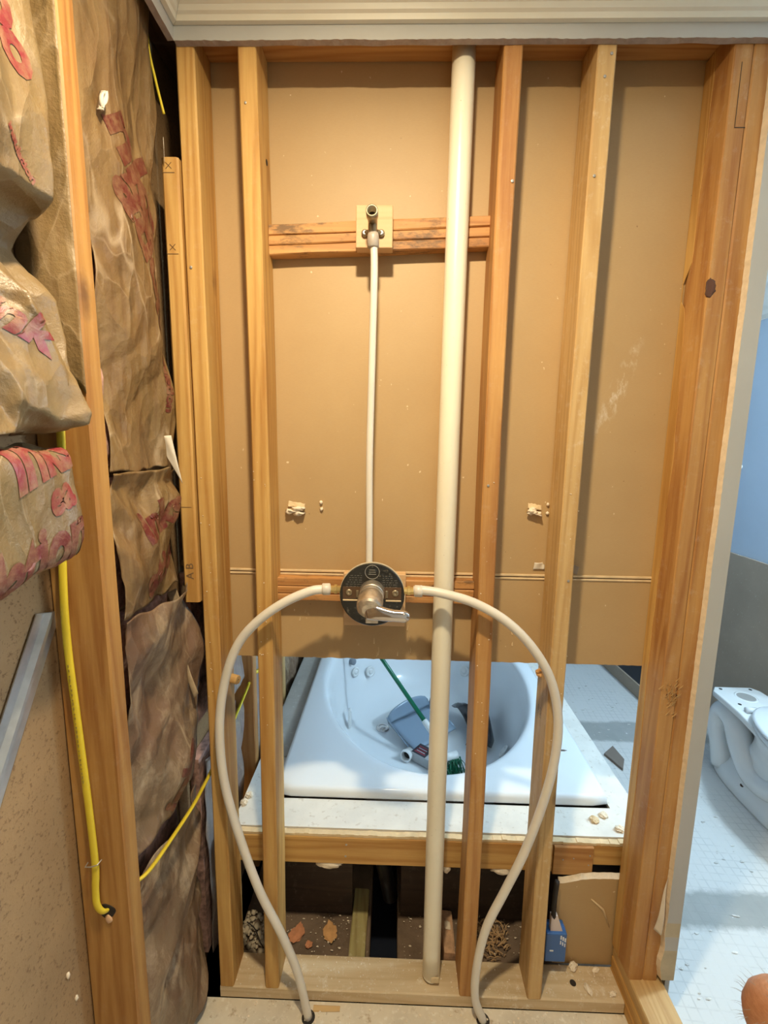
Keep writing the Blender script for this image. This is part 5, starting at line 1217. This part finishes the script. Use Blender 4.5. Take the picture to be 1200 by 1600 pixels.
bm = B(); loft(bm, [oval(TC, 0.565, 0.182, 0.262, 0.386), oval(TC, 0.565, 0.186, 0.266, 0.392), oval(TC, 0.565, 0.186, 0.266, 0.402), oval(TC, 0.565, 0.180, 0.260, 0.407), oval(TC, 0.565, 0.05, 0.08, 0.408)]); obj('seat', bm, M_SEAT, tl, True)
bm = B(); loft(bm, [oval(TC, 0.568, 0.180, 0.262, 0.4095), oval(TC, 0.568, 0.187, 0.268, 0.414), oval(TC, 0.568, 0.187, 0.268, 0.422), oval(TC, 0.568, 0.178, 0.258, 0.429), oval(TC, 0.568, 0.09, 0.13, 0.433)]); obj('lid', bm, M_SEAT, tl, True)
for s_ in (-1, 1):
    bm = B(); tube(bm, [(TC+s_*0.075-0.022, 0.835, 0.402), (TC+s_*0.075+0.022, 0.835, 0.402)], 0.013, 14); obj('hinge', bm, M_SEAT, tl, True)
# wall hook
hk = thing('wall_hook', 'tiny white hook with a dark tip on the blue wall', 'hook', (2.32, 1.476, 1.41))
bm = B(); lathe(bm, [(0.014, 0), (0.014, 0.004), (0.006, 0.008), (0.006, 0.03)], (2.3215, 1.476, 1.43), (-1, 0, 0.1), 16); obj('stem', bm, M_WHITEP, hk, True)
bm = B(); lump(bm, (2.287, 1.474, 1.418), 0.014, 2, (1, 1, 0.7), 2, 0.1); obj('tip', bm, M_DARK, hk, True, label='dark tip')

# ------------------------------------------------------------------ person at the lower right corner: bare raised knee
ps = thing('person', 'bare hairy knee of a person sitting beside the kerb at lower right', 'person', (1.40, -0.42, 0.0))
K = Vector((1.243, -0.275, 0.425))
path = catmull([(1.75, -0.98, 0.36), (1.60, -0.76, 0.40), (1.44, -0.53, 0.425), (1.32, -0.36, 0.445), K, (1.262, -0.285, 0.345), (1.31, -0.33, 0.22), (1.36, -0.37, 0.10), (1.375, -0.365, 0.055), (1.35, -0.31, 0.035), (1.30, -0.23, 0.024), (1.285, -0.19, 0.018)], 8)
RAD = [0.088, 0.082, 0.072, 0.062, 0.056, 0.053, 0.056, 0.040, 0.036, 0.034, 0.026, 0.016]
def rad(t):
    f = t*(len(RAD)-1); i = min(int(f), len(RAD)-2); return RAD[i]+(RAD[i+1]-RAD[i])*(f-i)
bm = B(); tube(bm, path, rad, 28); obj('leg', bm, M_SKIN, ps, True)
bm = B(); tube(bm, path[:20], lambda t: rad(t*19/(len(path)-1))+0.012, 24); obj('shorts', bm, M_CLOTH, ps, True)
bm = B(); random.seed(17)
for k in range(700):
    i = random.randint(26, 60); i = min(i, len(path)-2); p = path[i]; d_ = (path[i+1]-path[i-1]).normalized(); a = random.uniform(0, 2*PI)
    s_ = d_.orthogonal().normalized(); q_ = d_.cross(s_); n_ = s_*math.cos(a)+q_*math.sin(a); r_ = rad(i/(len(path)-1))
    b0 = p+n_*r_; tip = n_*0.017+d_*random.uniform(0.0, 0.012)+Vector((random.uniform(-.004, .004), 0, random.uniform(-.004, .004)))
    tube(bm, [b0, b0+tip*0.5+Vector((0, 0, 0.002)), b0+tip], lambda t: 0.0004*(1.1-t), 4)
obj('leg_hair', bm, M_HAIR, ps, kind='stuff', label='fine dark body hair')
